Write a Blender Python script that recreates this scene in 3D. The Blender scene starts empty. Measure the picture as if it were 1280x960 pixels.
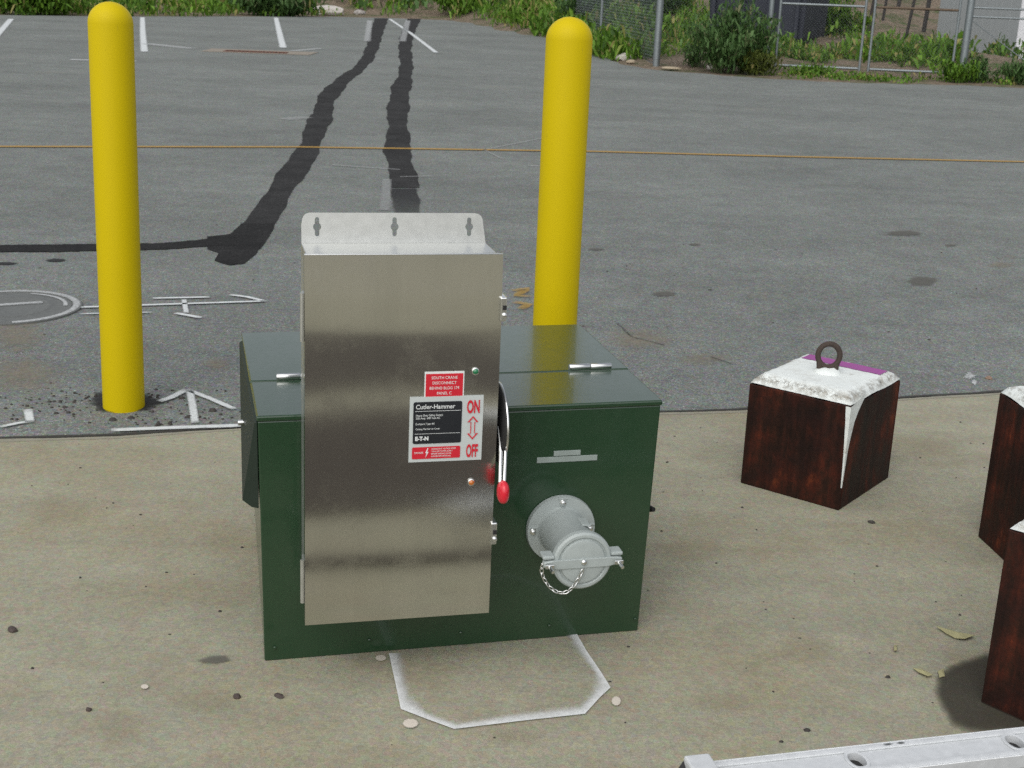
import bpy, bmesh, math, random
import numpy as np
from mathutils import Vector, Matrix
random.seed(7); rng = np.random.default_rng(7)
S = bpy.context.scene
COL = S.collection
PI = math.pi

# ------------------------------------------------------------------ camera
FPX, PITCH, ROLL, CAMH = 1667.5, 0.2998, 0.0386, 1.6
Fv = Vector((0, math.cos(PITCH), -math.sin(PITCH))); R0 = Vector((1, 0, 0)); U0 = R0.cross(Fv)
Rv = math.cos(ROLL) * R0 + math.sin(ROLL) * U0
Uv = -math.sin(ROLL) * R0 + math.cos(ROLL) * U0
cd = bpy.data.cameras.new("camera"); cam = bpy.data.objects.new("camera", cd); COL.objects.link(cam)
cd.sensor_fit = 'HORIZONTAL'; cd.sensor_width = 36; cd.lens = 36 * FPX / 1280
cd.clip_start = 0.05; cd.clip_end = 2000
cd.dof.use_dof = True; cd.dof.focus_distance = 3.3; cd.dof.aperture_fstop = 14.0
m = Matrix((Rv, Uv, -Fv)).transposed().to_4x4(); m.translation = (0, 0, CAMH)
cam.matrix_world = m
S.camera = cam

# ------------------------------------------------------------------ light
SUN_DIR = Vector((-0.30, -0.80, 1.0)).normalized()
w = bpy.data.worlds.new("World"); S.world = w; w.use_nodes = True
wn = w.node_tree; wn.nodes.clear()
sky = wn.nodes.new('ShaderNodeTexSky'); sky.sky_type = 'NISHITA'; sky.sun_disc = False
sky.sun_elevation = math.asin(SUN_DIR.z); sky.sun_rotation = math.atan2(SUN_DIR.x, SUN_DIR.y)
sky.air_density = 1.0; sky.dust_density = 3.0; sky.ozone_density = 1.0
hs = wn.nodes.new('ShaderNodeHueSaturation'); hs.inputs['Saturation'].default_value = 0.28
bg = wn.nodes.new('ShaderNodeBackground'); bg.inputs[1].default_value = 0.135
wo = wn.nodes.new('ShaderNodeOutputWorld')
wn.links.new(sky.outputs[0], hs.inputs['Color']); wn.links.new(hs.outputs[0], bg.inputs[0]); wn.links.new(bg.outputs[0], wo.inputs[0])
sl = bpy.data.lights.new("sun", 'SUN'); sl.energy = 1.1; sl.angle = math.radians(100); sl.color = (1, 0.97, 0.92)
so = bpy.data.objects.new("sun", sl); COL.objects.link(so)
so.rotation_euler = (-SUN_DIR).to_track_quat('-Z', 'Y').to_euler(); so.location = (0, 0, 12)
S.view_settings.view_transform = 'Standard'; S.view_settings.look = 'None'
S.view_settings.exposure = 0.22; S.view_settings.gamma = 1.0
S.render.engine = 'CYCLES'
try:
    S.cycles.use_denoising = False
    S.cycles.max_bounces = 6; S.cycles.filter_width = 1.5
except Exception: pass

# ------------------------------------------------------------------ helpers
def G(x, y, z=0.0):
    """where the line of sight through a point of the photograph meets a level surface"""
    d = Fv + Rv * (x - 640) / FPX - Uv * (y - 480) / FPX
    return Vector((0, 0, CAMH)) + d * ((z - CAMH) / d.z)

def obj(name, src, mats, parent=None, smooth=False, loc=None, rot=None):
    if isinstance(src, bmesh.types.BMesh):
        me = bpy.data.meshes.new(name)
        bmesh.ops.recalc_face_normals(src, faces=src.faces[:])
        src.to_mesh(me); src.free()
    else: me = src
    if not isinstance(mats, (list, tuple)): mats = [mats]
    if len(me.materials) == 0:
        for mm in mats: me.materials.append(mm)
    if smooth:
        for p in me.polygons: p.use_smooth = True
        if smooth != 'all':
            try: me.set_sharp_from_angle(angle=math.radians(40))
            except Exception: pass
    o = bpy.data.objects.new(name, me); COL.objects.link(o)
    if parent: o.parent = parent
    if loc is not None: o.location = loc
    if rot is not None: o.rotation_euler = rot
    return o

def thing(name, label, cat, loc=(0, 0, 0), rotz=0.0, group=None, rot=None):
    o = bpy.data.objects.new(name, None); COL.objects.link(o)
    o.location = loc; o.rotation_euler = rot if rot else (0, 0, rotz)
    o.empty_display_size = 0.1
    return tag(o, label, cat, group)

def tag(o, label, cat, group=None):
    o['label'] = label; o['category'] = cat
    if group: o['group'] = group
    return o

def struct(o): o['kind'] = 'structure'; return o
def stuff(o): o['kind'] = 'stuff'; return o

def bm_box(lo, hi, bev=0.0, seg=2, bm=None):
    b = bmesh.new()
    r = bmesh.ops.create_cube(b, size=1)
    for v in b.verts:
        v.co = Vector([(lo[i] + hi[i]) / 2 + v.co[i] * (hi[i] - lo[i]) for i in range(3)])
    if bev: bmesh.ops.bevel(b, geom=b.edges[:], offset=bev, segments=seg, profile=0.5, affect='EDGES')
    return merge(bm, b)

def merge(bm, b):
    if bm is None: return b
    me = bpy.data.meshes.new("tmp"); b.to_mesh(me); b.free(); bm.from_mesh(me); bpy.data.meshes.remove(me)
    return bm

def bm_hull(pts, bev=0.0, bm=None):
    b = bmesh.new()
    for p in pts: b.verts.new(p)
    bmesh.ops.convex_hull(b, input=b.verts[:])
    bmesh.ops.dissolve_limit(b, angle_limit=0.01, verts=b.verts[:], edges=b.edges[:])
    if bev: bmesh.ops.bevel(b, geom=b.edges[:], offset=bev, segments=2, profile=0.5, affect='EDGES')
    return merge(bm, b)

def bm_lathe(profile, n=32, axis='z', origin=(0, 0, 0), bm=None):
    """profile: (radius, height); axis z up, or '-y' pointing at the viewer, or 'x'"""
    b = bmesh.new() if bm is None else bm
    O = Vector(origin); rings = []
    def P(r, h, t):
        c, s = math.cos(t) * r, math.sin(t) * r
        if axis == 'z': return O + Vector((c, s, h))
        if axis == '-y': return O + Vector((c, -h, s))
        return O + Vector((h, c, s))
    for r, h in profile:
        if r < 1e-6: rings.append([b.verts.new(P(0, h, 0))])
        else: rings.append([b.verts.new(P(r, h, 2 * PI * i / n)) for i in range(n)])
    for A, B in zip(rings, rings[1:]):
        for i in range(n):
            j = (i + 1) % n
            if len(A) == 1 and len(B) == 1: continue
            if len(A) == 1: b.faces.new((A[0], B[i], B[j]))
            elif len(B) == 1: b.faces.new((A[i], B[0], A[j]))
            else: b.faces.new((A[i], B[i], B[j], A[j]))
    return b

def bm_tube(pts, r, n=8, bm=None, closed=False, caps=True):
    b = bmesh.new() if bm is None else bm
    pts = [Vector(p) for p in pts]; N = len(pts); rings = []
    rad = r if isinstance(r, (list, tuple)) else [r] * N
    up = None
    for i, p in enumerate(pts):
        if closed: t = pts[(i + 1) % N] - pts[i - 1]
        else: t = pts[min(i + 1, N - 1)] - pts[max(i - 1, 0)]
        t.normalize()
        if up is None:
            up = Vector((0, 0, 1)) if abs(t.z) < 0.9 else Vector((1, 0, 0))
        u = (up - t * up.dot(t))
        if u.length < 1e-5: u = t.orthogonal()
        u.normalize(); v = t.cross(u); up = u
        rings.append([b.verts.new(p + (u * math.cos(2 * PI * k / n) + v * math.sin(2 * PI * k / n)) * rad[i]) for k in range(n)])
    M = N if closed else N - 1
    for i in range(M):
        A, B = rings[i], rings[(i + 1) % N]
        for k in range(n):
            l = (k + 1) % n
            b.faces.new((A[k], A[l], B[l], B[k]))
    if caps and not closed:
        b.faces.new(rings[0][::-1]); b.faces.new(rings[-1])
    return b

def circle_pts(c, r, n, a0=0.0, a1=2 * PI, closed=True):
    m_ = n if closed else n - 1
    return [(c[0] + r * math.cos(a0 + (a1 - a0) * i / m_), c[1] + r * math.sin(a0 + (a1 - a0) * i / m_)) for i in range(n)]

def sheet2d(name, loops, thick, bevel=0.0):
    """flat plate cut from closed 2D loops (holes are the inner loops); lies in XY, extruded along Z both ways"""
    cu = bpy.data.curves.new(name + "_outline", 'CURVE'); cu.dimensions = '2D'; cu.fill_mode = 'BOTH'
    cu.extrude = thick / 2; cu.bevel_depth = bevel
    for L in loops:
        sp = cu.splines.new('POLY'); sp.points.add(len(L) - 1); sp.use_cyclic_u = True
        for p, q in zip(sp.points, L): p.co = (q[0], q[1], 0, 1)
    return curve_mesh(cu, name)

def curve_mesh(cu, name):
    o = bpy.data.objects.new("tmp", cu); COL.objects.link(o)
    dg = bpy.context.evaluated_depsgraph_get(); dg.update()
    me = bpy.data.meshes.new_from_object(o.evaluated_get(dg)); me.name = name
    bpy.data.objects.remove(o); bpy.data.curves.remove(cu)
    me.materials.clear()
    return me

def lettering(txt, size, mat, parent, loc, rot=(PI / 2, 0, 0), align='LEFT', sx=1.0, bold=0.0, shear=0.0):
    cu = bpy.data.curves.new("lettering", 'FONT'); cu.body = txt; cu.size = size; cu.align_x = align; cu.align_y = 'BOTTOM_BASELINE'
    cu.extrude = 0.00015; cu.offset = bold; cu.shear = shear; cu.resolution_u = 3
    me = curve_mesh(cu, "lettering")
    for v in me.vertices: v.co.x *= sx
    return obj("lettering", me, mat, parent, loc=loc, rot=rot)

def mesh_np(name, V, Fc, mats, tint=None, parent=None):
    me = bpy.data.meshes.new(name); V = np.asarray(V, np.float32); Fc = np.asarray(Fc, np.int32)
    k = Fc.shape[1]
    me.vertices.add(len(V)); me.vertices.foreach_set('co', V.ravel())
    me.loops.add(Fc.size); me.loops.foreach_set('vertex_index', Fc.ravel())
    me.polygons.add(len(Fc)); me.polygons.foreach_set('loop_start', np.arange(0, Fc.size, k, dtype=np.int32))
    me.polygons.foreach_set('loop_total', np.full(len(Fc), k, np.int32))
    if tint is not None:
        a = me.attributes.new('tint', 'FLOAT', 'POINT'); a.data.foreach_set('value', np.asarray(tint, np.float32))
    me.update(calc_edges=True); me.validate()
    me.materials.append(mats)
    o = bpy.data.objects.new(name, me); COL.objects.link(o)
    if parent: o.parent = parent
    return o

# ------------------------------------------------------------------ materials
STEELR, STEELROT = 0.135, 0.0
class NT:
    def __init__(s, name):
        s.m = bpy.data.materials.new(name); s.m.use_nodes = True; s.t = s.m.node_tree; s.n = s.t.nodes
        s.b = s.n['Principled BSDF']; s.out = s.n['Material Output']
        s.co = s.n.new('ShaderNodeTexCoord').outputs['Object']
    def L(s, a, b): s.t.links.new(a, b)
    def noise(s, scale, detail=4, rough=0.55, vec=None, dim='3D'):
        n = s.n.new('ShaderNodeTexNoise'); n.inputs['Scale'].default_value = scale; n.inputs['Detail'].default_value = detail
        n.inputs['Roughness'].default_value = rough; s.L(vec or s.co, n.inputs['Vector']); return n.outputs['Fac']
    def voro(s, scale, vec=None, out='Distance'):
        n = s.n.new('ShaderNodeTexVoronoi'); n.inputs['Scale'].default_value = scale; s.L(vec or s.co, n.inputs['Vector']); return n.outputs[out]
    def mapped(s, sc): 
        n = s.n.new('ShaderNodeMapping'); n.inputs['Scale'].default_value = sc; s.L(s.co, n.inputs[0]); return n.outputs[0]
    def ramp(s, fac, stops):
        n = s.n.new('ShaderNodeValToRGB'); e = n.color_ramp.elements
        while len(e) > 1: e.remove(e[-1])
        for i, (p, c) in enumerate(stops):
            q = e[0] if i == 0 else e.new(p)
            q.position = p; q.color = (c, c, c, 1) if isinstance(c, (int, float)) else (*c, 1)
        s.L(fac, n.inputs[0]); return n.outputs[0]
    def mix(s, fac, a, b, mode='MIX'):
        n = s.n.new('ShaderNodeMix'); n.data_type = 'RGBA'; n.blend_type = mode
        for v, i in ((fac, 0), (a, 6), (b, 7)):
            if isinstance(v, (int, float)) and i == 0: n.inputs[0].default_value = v
            elif isinstance(v, (int, float)): n.inputs[i].default_value = (v, v, v, 1)
            elif isinstance(v, tuple): n.inputs[i].default_value = (*v, 1)
            else: s.L(v, n.inputs[i])
        return n.outputs[2]
    def math(s, op, a, b=0.0, clamp=False):
        n = s.n.new('ShaderNodeMath'); n.operation = op; n.use_clamp = clamp
        for v, i in ((a, 0), (b, 1)):
            if isinstance(v, (int, float)): n.inputs[i].default_value = v
            else: s.L(v, n.inputs[i])
        return n.outputs[0]
    def attr(s, name):
        n = s.n.new('ShaderNodeAttribute'); n.attribute_name = name; return n.outputs['Fac']
    def bump(s, h, strength=0.3, dist=0.002):
        n = s.n.new('ShaderNodeBump'); n.inputs['Strength'].default_value = strength; n.inputs['Distance'].default_value = dist
        s.L(h, n.inputs['Height']); s.L(n.outputs[0], s.b.inputs['Normal']); return n
    def color(s, c):
        if isinstance(c, tuple): s.b.inputs['Base Color'].default_value = (*c, 1)
        else: s.L(c, s.b.inputs['Base Color'])
    def set(s, **k):
        for a, v in k.items():
            i = s.b.inputs[{'rough': 'Roughness', 'metal': 'Metallic', 'coat': 'Coat Weight', 'coatr': 'Coat Roughness', 'spec': 'Specular IOR Level', 'aniso': 'Anisotropic', 'alpha': 'Alpha'}[a]]
            if isinstance(v, (int, float)): i.default_value = v
            else: s.L(v, i)
        return s

def plain(name, c, rough=0.5, metal=0.0, vary=0.12, scale=25, bump=0.0, **k):
    t = NT(name)
    f = t.noise(scale, 3)
    t.color(t.mix(f, tuple(x * (1 - vary) for x in c), tuple(min(1, x * (1 + vary)) for x in c)))
    t.set(rough=t.math('ADD', t.math('MULTIPLY', f, 0.16), rough - 0.08), metal=metal, **k)
    if bump: t.bump(t.noise(scale * 8, 2), bump, 0.001)
    return t.m

MAT = {}
def speckle(t, g, amt=1.0):
    """aggregate of several sizes: pale and dark grains, each with a little colour of its own"""
    for sc, lo, hi in ((480, .62, 1.36), (170, .70, 1.30), (60, .84, 1.16)):
        lo, hi = 1 - (1 - lo) * amt, 1 + (hi - 1) * amt
        g = t.mix(1.0, g, t.ramp(t.noise(sc, 2, 0.8), [(0.30, lo), (0.70, hi)]), 'MULTIPLY')
    tone = t.voro(85, out='Color')
    n = t.n.new('ShaderNodeMix'); n.data_type = 'RGBA'; n.blend_type = 'OVERLAY'; n.inputs[0].default_value = 0.16 * amt
    t.L(g, n.inputs[6]); t.L(tone, n.inputs[7]); return n.outputs[2]
def mat_asphalt():
    t = NT("asphalt_weathered")
    g = t.ramp(t.voro(210, out='Color'), [(0.0, 0.085), (0.55, 0.145), (0.88, 0.19), (1.0, 0.42)])
    g = speckle(t, g)
    big = t.noise(0.55, 6, 0.6); mid = t.noise(4, 6, 0.7)
    g = t.mix(1.0, g, t.ramp(big, [(0.3, 0.84), (0.7, 1.12)]), 'MULTIPLY')
    g = t.mix(1.0, g, t.ramp(mid, [(0.25, 0.84), (0.75, 1.14)]), 'MULTIPLY')
    streak = t.noise(1.0, 5, 0.65, t.mapped((0.12, 1.6, 1)))       # traffic wear along the lane
    g = t.mix(1.0, g, t.ramp(streak, [(0.3, 0.92), (0.7, 1.06)]), 'MULTIPLY')
    far = t.noise(14, 5, 0.8)
    g = t.mix(1.0, g, t.ramp(far, [(0.3, 0.86), (0.7, 1.14)]), 'MULTIPLY')
    g = t.mix(1.0, g, (1.24, 1.33, 1.25), 'MULTIPLY')
    sand = t.ramp(t.noise(0.8, 5, 0.7), [(0.6, 0.0), (0.75, 0.3)])
    t.color(t.mix(sand, g, (0.26, 0.235, 0.18)))
    t.set(rough=0.9, spec=0.2); t.bump(t.noise(260, 3, 0.7), 0.5, 0.004)
    return t.m
def mat_concrete():
    t = NT("concrete_pad")
    g = t.mix(t.noise(240, 3, 0.7), (0.262, 0.251, 0.184), (0.340, 0.329, 0.250))
    g = speckle(t, g, .5)
    mid = t.noise(9, 6, 0.65); big = t.noise(1.3, 5, 0.6)
    g = t.mix(1.0, g, t.ramp(mid, [(0.3, 0.93), (0.7, 1.06)]), 'MULTIPLY')
    g = t.mix(1.0, g, t.ramp(big, [(0.3, (0.93, 0.87, 0.78)), (0.5, (1, 1, 1)), (0.7, (1.06, 1.07, 1.06))]), 'MULTIPLY')
    rust = t.ramp(t.noise(2.4, 5, 0.65), [(0.55, 0.0), (0.80, 0.5)])
    g = t.mix(rust, g, (0.235, 0.175, 0.10))
    fl = t.ramp(t.voro(48), [(0.02, .55), (0.07, 0.0)]); g = t.mix(t.math('MULTIPLY', fl, t.ramp(t.noise(13, 2), [(.5, 0.0), (.6, 1.0)])), g, (.55, .54, .47))
    trowel = t.noise(1.0, 4, .6, t.mapped((1.1, 5.5, 1))); g = t.mix(1.0, g, t.ramp(trowel, [(0.3, 0.93), (0.7, 1.06)]), 'MULTIPLY')
    broom = t.noise(1.0, 3, 0.6, t.mapped((3, 160, 1)))
    g = t.mix(1.0, g, t.ramp(broom, [(0.3, 0.97), (0.7, 1.03)]), 'MULTIPLY')
    for sc, r0, nn in ((34, .05, .54), (75, .09, .50)):
        spots = t.ramp(t.voro(sc), [(r0 * .5, 1.0), (r0 * 1.2, 0.0)])
        keep = t.ramp(t.noise(sc * .3, 2), [(nn, 0.0), (nn + .05, .8)])
        g = t.mix(t.math('MULTIPLY', spots, keep), g, (0.07, 0.06, 0.05))
    t.color(g); t.set(rough=0.85, spec=0.25)
    t.bump(t.math('ADD', t.noise(300, 3, 0.7), t.math('MULTIPLY', broom, 0.6)), 0.4, 0.003)
    return t.m
def mat_soil():
    t = NT("soil_verge")
    a = t.noise(1.1, 6, 0.65); b = t.noise(14, 5, 0.7)
    g = t.ramp(b, [(0.3, (0.085, 0.06, 0.042)), (0.5, (0.175, 0.137, 0.098)), (0.72, (0.30, 0.245, 0.20))])
    green = t.ramp(t.math('ADD', t.math('MULTIPLY', a, .6), t.math('MULTIPLY', t.noise(5, 5, .75), .4)), [(0.50, 0.0), (0.60, 0.8)])
    g = t.mix(green, g, t.ramp(t.noise(9, 5, 0.7), [(0.3, (0.018, 0.04, 0.01)), (0.7, (0.07, 0.12, 0.03))]))
    t.color(g); t.set(rough=0.95, spec=0.2); t.bump(b, 0.6, 0.05)
    return t.m
def mat_fade(name, c, edge=0.5, rough=0.75, nscale=60, vary=0.15, strength=1.0):
    """paint or stain that thins out where the 'fade' value of the sheet falls to 0"""
    t = NT(name)
    n1 = t.noise(nscale, 5, 0.75); n2 = t.noise(300, 2, 0.7)
    k = t.math('ADD', t.attr('fade'), t.math('MULTIPLY', t.math('SUBTRACT', t.math('ADD', t.math('MULTIPLY', n1, .6), t.math('MULTIPLY', n2, .4)), 0.5), edge * 4))
    a = t.math('MULTIPLY', t.ramp(k, [(0.05, 0.0), (1.0, 1.0)]), strength)
    t.color(t.mix(n1, tuple(x * (1 - vary) for x in c), tuple(min(1, x * (1 + vary)) for x in c)))
    t.set(rough=rough, alpha=a, spec=0.35)
    t.bump(n2, 0.3, 0.002)
    return t.m
def mat_steel():
    t = NT("brushed_stainless")
    f = t.noise(1.0, 3, 0.6, t.mapped((420, 420, 3)))
    d = t.noise(7, 5, 0.6)
    run = t.noise(1.0, 4, .7, t.mapped((22, 22, 1.1))); sm = t.ramp(t.noise(11, 5, .7), [(.52, 0.0), (.72, 1.0)])
    t.color(t.mix(1.0, t.mix(d, (0.58, 0.575, 0.54), (0.68, 0.67, 0.63)), t.ramp(run, [(.3, .955), (.7, 1.02)]), 'MULTIPLY'))
    t.set(metal=1.0, aniso=0.85, rough=t.math('ADD', t.math('MULTIPLY', f, 0.03), t.math('ADD', t.math('MULTIPLY', sm, 0.07), STEELR)))
    tg = t.n.new('ShaderNodeTangent'); tg.direction_type = 'UV_MAP'; tg.uv_map = 'UVMap'
    t.L(tg.outputs[0], t.b.inputs['Tangent'])
    t.b.inputs['Anisotropic Rotation'].default_value = STEELROT
    t.bump(f, 0.04, 0.0004)
    return t.m
def mat_green():
    t = NT("dark_green_enamel")
    n = t.noise(5, 4, 0.6)
    t.color(t.mix(t.ramp(t.noise(2.2, 6, .7), [(.45, 0.0), (.75, .30)]), t.mix(n, (0.013, 0.040, 0.0175), (0.018, 0.050, 0.022)), (0.048, 0.062, 0.042)))
    dust = t.ramp(t.noise(40, 4, 0.7), [(0.4, 0.20), (0.7, 0.27)])
    t.set(rough=dust, coat=0.35, coatr=0.07, spec=0.5)
    t.bump(t.math('ADD', t.noise(180, 2), t.math('MULTIPLY', t.noise(2.5, 2), 6.0)), 0.10, 0.003)
    return t.m
def mat_rust():
    t = NT("rusted_steel_plate")
    v = t.mapped((1, 1, 0.55)); a = t.noise(13, 7, 0.75, v); b = t.noise(6, 5, 0.65)
    g = t.ramp(a, [(0.34, (0.009, 0.004, 0.003)), (0.46, (0.024, 0.008, 0.004)), (0.58, (0.062, 0.012, 0.005)), (0.76, (0.19, 0.042, 0.012))])
    g = t.mix(t.ramp(b, [(0.40, 0.75), (0.62, 0.0)]), g, (0.012, 0.005, 0.004))
    st = t.noise(1.0, 5, 0.7, t.mapped((30, 30, 1.6))); g = t.mix(1.0, g, t.ramp(st, [(0.35, 0.55), (0.65, 1.35)]), 'MULTIPLY')
    t.color(g); t.set(rough=t.ramp(a, [(0.3, 0.5), (0.7, 0.8)]), spec=0.22); t.bump(t.noise(90, 5, 0.7), 0.5, 0.003)
    return t.m
def mat_whitecap():
    t = NT("white_painted_concrete")
    a = t.noise(22, 6, 0.7)
    g = t.ramp(a, [(0.27, (0.22, 0.19, 0.14)), (0.36, (0.60, 0.62, 0.59)), (0.5, (0.70, 0.74, 0.72))])
    flake = t.math('MULTIPLY', t.attr('tint'), t.ramp(t.noise(34, 6, .8), [(.46, 0.0), (.56, 1.0)]))
    g = t.mix(flake, g, t.ramp(t.noise(60, 3), [(.4, (.10, .085, .06)), (.6, (.33, .31, .26))]))
    t.color(g); t.set(rough=0.75); t.bump(t.math('SUBTRACT', t.noise(38, 5, 0.6), t.math('MULTIPLY', flake, .6)), 0.45, 0.005)
    return t.m
def mat_yellow():
    t = NT("yellow_plastic_sleeve")
    n = t.noise(3, 4); s = t.noise(60, 4, 0.7)
    g = t.mix(n, (0.52, 0.40, 0.0008), (0.57, 0.44, 0.001))
    g = t.mix(t.ramp(s, [(0.62, 0.0), (0.8, 0.25)]), g, (0.36, 0.28, 0.02))
    sc = t.ramp(t.noise(1.0, 5, .75, t.mapped((26, 26, 3.5))), [(0.66, 0.0), (0.74, 0.35)]); g = t.mix(sc, g, (0.22, 0.175, 0.03))
    t.color(g); t.set(rough=0.5, spec=0.16); t.bump(t.noise(220, 2), 0.12, 0.001)
    return t.m
def mat_leaf(name, dark, mid, light, dry):
    t = NT(name)
    g = t.ramp(t.attr('tint'), [(0.0, dark), (0.45, mid), (0.8, light), (1.0, dry)])
    t.color(g); t.set(rough=0.6, spec=0.3)
    tr = t.n.new('ShaderNodeBsdfTranslucent'); t.L(g, tr.inputs[0])
    mx = t.n.new('ShaderNodeMixShader'); mx.inputs[0].default_value = 0.25
    t.L(t.b.outputs[0], mx.inputs[1]); t.L(tr.outputs[0], mx.inputs[2]); t.L(mx.outputs[0], t.out.inputs[0])
    return t.m
def mat_tar(name, lo, mid_, hi, edge):
    t = NT(name)
    n = t.noise(90, 5, 0.8); m2 = t.noise(3, 4, .7); e = t.noise(28, 6, .8)
    g = t.ramp(n, [(0.3, lo), (0.55, mid_), (0.75, hi)])
    t.color(t.mix(1.0, g, t.ramp(m2, [(.3, .7), (.7, 1.35)]), 'MULTIPLY'))
    k = t.math('ADD', t.attr('fade'), t.math('MULTIPLY', t.math('SUBTRACT', e, .5), edge))
    t.set(rough=.9, spec=.1, alpha=t.ramp(k, [(.25, 0.0), (.5, 1.0)])); t.bump(n, .4, .003); return t.m
def mat_galv(name="galvanised_steel", c=(0.25, 0.28, 0.29)):
    return plain(name, c, 0.5, 0.75, 0.2, 30)
M_ASPH, M_CONC, M_SOIL = mat_asphalt(), mat_concrete(), mat_soil()
M_STEEL, M_GREEN, M_RUST, M_CAP, M_YEL, M_TAR = mat_steel(), mat_green(), mat_rust(), mat_whitecap(), mat_yellow(), mat_tar('tar_crack_seal', .010, .022, .07, 1.3)
M_PAINT = mat_fade("white_marking_paint", (0.60, 0.63, 0.63), 0.5)
M_WORN = mat_fade("worn_white_paint", (0.56, 0.58, 0.58), 0.55, strength=0.85)
M_FAINT = mat_fade("faint_chalk_line", (0.42, 0.43, 0.43), 0.6, strength=0.6)
M_YLINE = mat_fade("yellow_road_paint", (0.40, 0.24, 0.05), 0.4, strength=.85)
M_OCHRE = mat_fade("ochre_spray_paint", (0.42, 0.26, 0.04), 0.6, strength=0.6)
M_TARW = mat_tar("tar_seal_worn", .015, .034, .10, 1.5)
M_TARFADE = mat_fade("worn_tar_seal", (0.022, 0.022, 0.023), 0.35, 0.85, 40)
M_DARKPATCH = mat_fade("dark_patch_tone", (0.030, 0.025, 0.018), 0.16, 0.7, 18, strength=0.68)  # darker tone with a soft rim for one patch on the pad
M_SMUDGE = mat_fade("grey_smudge", (0.12, 0.115, 0.10), 0.4, 0.8, 30, strength=0.65)
M_RUSTSTAIN = mat_fade("rust_stain", (0.29, 0.22, 0.125), 0.35, 0.85, 11, strength=0.26)
M_SANDP = mat_fade("sandy_patch", (0.28, 0.235, 0.165), 0.5, 0.9, 14, strength=0.65)
M_OVERSPRAY = mat_fade("white_overspray", (0.68, 0.70, 0.70), 0.26, 0.8, 40, strength=0.9)
M_GALV = mat_galv(); M_ALU = plain("oxidised_aluminium", (0.62, 0.64, 0.65), 0.5, 0.25, 0.16, 60, 0.2)
M_SATIN = plain("satin_stainless", (0.62, 0.63, 0.61), 0.34, 0.9, 0.08, 40)
M_CHROME = plain("bright_steel", (0.72, 0.73, 0.72), 0.22, 1.0, 0.08)
M_GREY = plain("grey_cast_paint", (0.345, 0.385, 0.375), 0.45, 0.0, 0.12, 60, 0.15)
M_SILVER = plain("silver_label", (0.30, 0.35, 0.33), 0.5, 0.2, 0.1)
M_RED = plain("red_plastic", (0.62, 0.012, 0.03), 0.3, 0.0, 0.05, coat=0.4)
M_REDP = plain("red_print", (0.56, 0.012, 0.028), 0.5, 0, 0.05)
M_WHITE = plain("white_print", (0.70, 0.73, 0.72), 0.5, 0, 0.04)
M_LABELW = plain("grey_white_label", (0.50, 0.54, 0.53), 0.5, 0, 0.04)
M_BLACK = plain("black_print", (0.012, 0.014, 0.018), 0.4, 0, 0.1)
M_DARK = plain("black_rubber_and_shade", (0.012, 0.012, 0.012), 0.7, 0, 0.1)  # also colours the shade inside the ladder rungs and beneath the shed
M_JEWELG = plain("green_lens", (0.005, 0.16, 0.06), 0.15, 0, 0.05, coat=1.0)
M_JEWELO = plain("amber_lens", (0.45, 0.13, 0.015), 0.15, 0, 0.05, coat=1.0)
M_PURPLE = plain("purple_tape", (0.30, 0.06, 0.26), 0.55, 0, 0.12)
M_IRON = plain("worn_cast_iron", (0.155, 0.162, 0.155), 0.65, 0.4, 0.3, 40, 0.4)
M_RUSTBAR = plain("rusty_iron", (0.13, 0.05, 0.03), 0.85, 0.1, 0.35, 60, 0.5)
M_EYE = plain("weathered_forged_eye", (.058, .042, .034), .8, .2, .4, 60, .4)
M_HOOD = plain("dark_louvre_panel", (.006, .016, .009), .55, 0, .2, 20)
M_NAVY = plain("dark_navy_paint", (0.012, 0.015, 0.028), 0.6, 0, 0.3, 4)
M_SHEDSHADE = plain("siding_shaded", (0.36, 0.385, 0.39), 0.7, 0, 0.07, 6)  # shed siding toned darker for the long wall that lies in shade
M_SHEDLIT = plain("siding_lit", (0.66, 0.67, 0.70), 0.7, 0, 0.07, 6)  # lighter copy of the siding for the lit end wall and roof
M_STONE = plain("pale_stone", (0.50, 0.47, 0.43), 0.9, 0, 0.25, 30, 0.5)
M_CHIP = plain("dark_chip", (0.045, 0.04, 0.036), 0.9, 0, 0.5, 40)
M_DRYLEAF = plain("dry_leaf", (0.34, 0.32, 0.17), 0.8, 0, 0.25, 60)
M_LEAF = mat_leaf("weed_green", (0.030, 0.075, 0.006), (0.095, 0.20, 0.018), (0.16, 0.30, 0.03), (0.28, 0.23, 0.09))
M_LEAFD = mat_leaf("bush_green", (0.030, 0.068, 0.018), (0.062, 0.130, 0.034), (0.105, 0.19, 0.06), (0.24, 0.22, 0.13))
M_LEAFY = mat_leaf("yellow_green_leaf", (0.035, 0.05, 0.008), (0.075, 0.10, 0.015), (0.13, 0.16, 0.03), (0.18, 0.15, 0.05))

# ------------------------------------------------------------------ ground
def terrain_z(x, y):
    if y < 22: return -0.03
    n = 0.16 * math.sin(x * 1.1 + y * .35) + 0.12 * math.sin(x * .43 - y * .8 + 2) + 0.07 * math.sin(2.3 * x + 1.7 * y)
    if x > 2.2:
        k = min(1, max(0, (y - 25.5) / 3)); up = max(0, y - 40) * 0.17
    else:
        k = min(1, max(0, (y - (46 if x < -2.5 else 46 - (x + 2.5) * 3.6)) / 3)); up = max(0, y - 48) * 0.17
    return -0.03 + k * (n * 0.7 + 0.14) + min(up, 9)
gx = np.concatenate([np.linspace(-150, -34, 16), np.linspace(-32, 32, 92), np.linspace(36, 170, 18)])
gy = np.concatenate([np.linspace(-60, 18, 12), np.linspace(21, 62, 72), np.linspace(66, 320, 30)])
V = [(x, y, terrain_z(x, y)) for y in gy for x in gx]; nx = len(gx)
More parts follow.
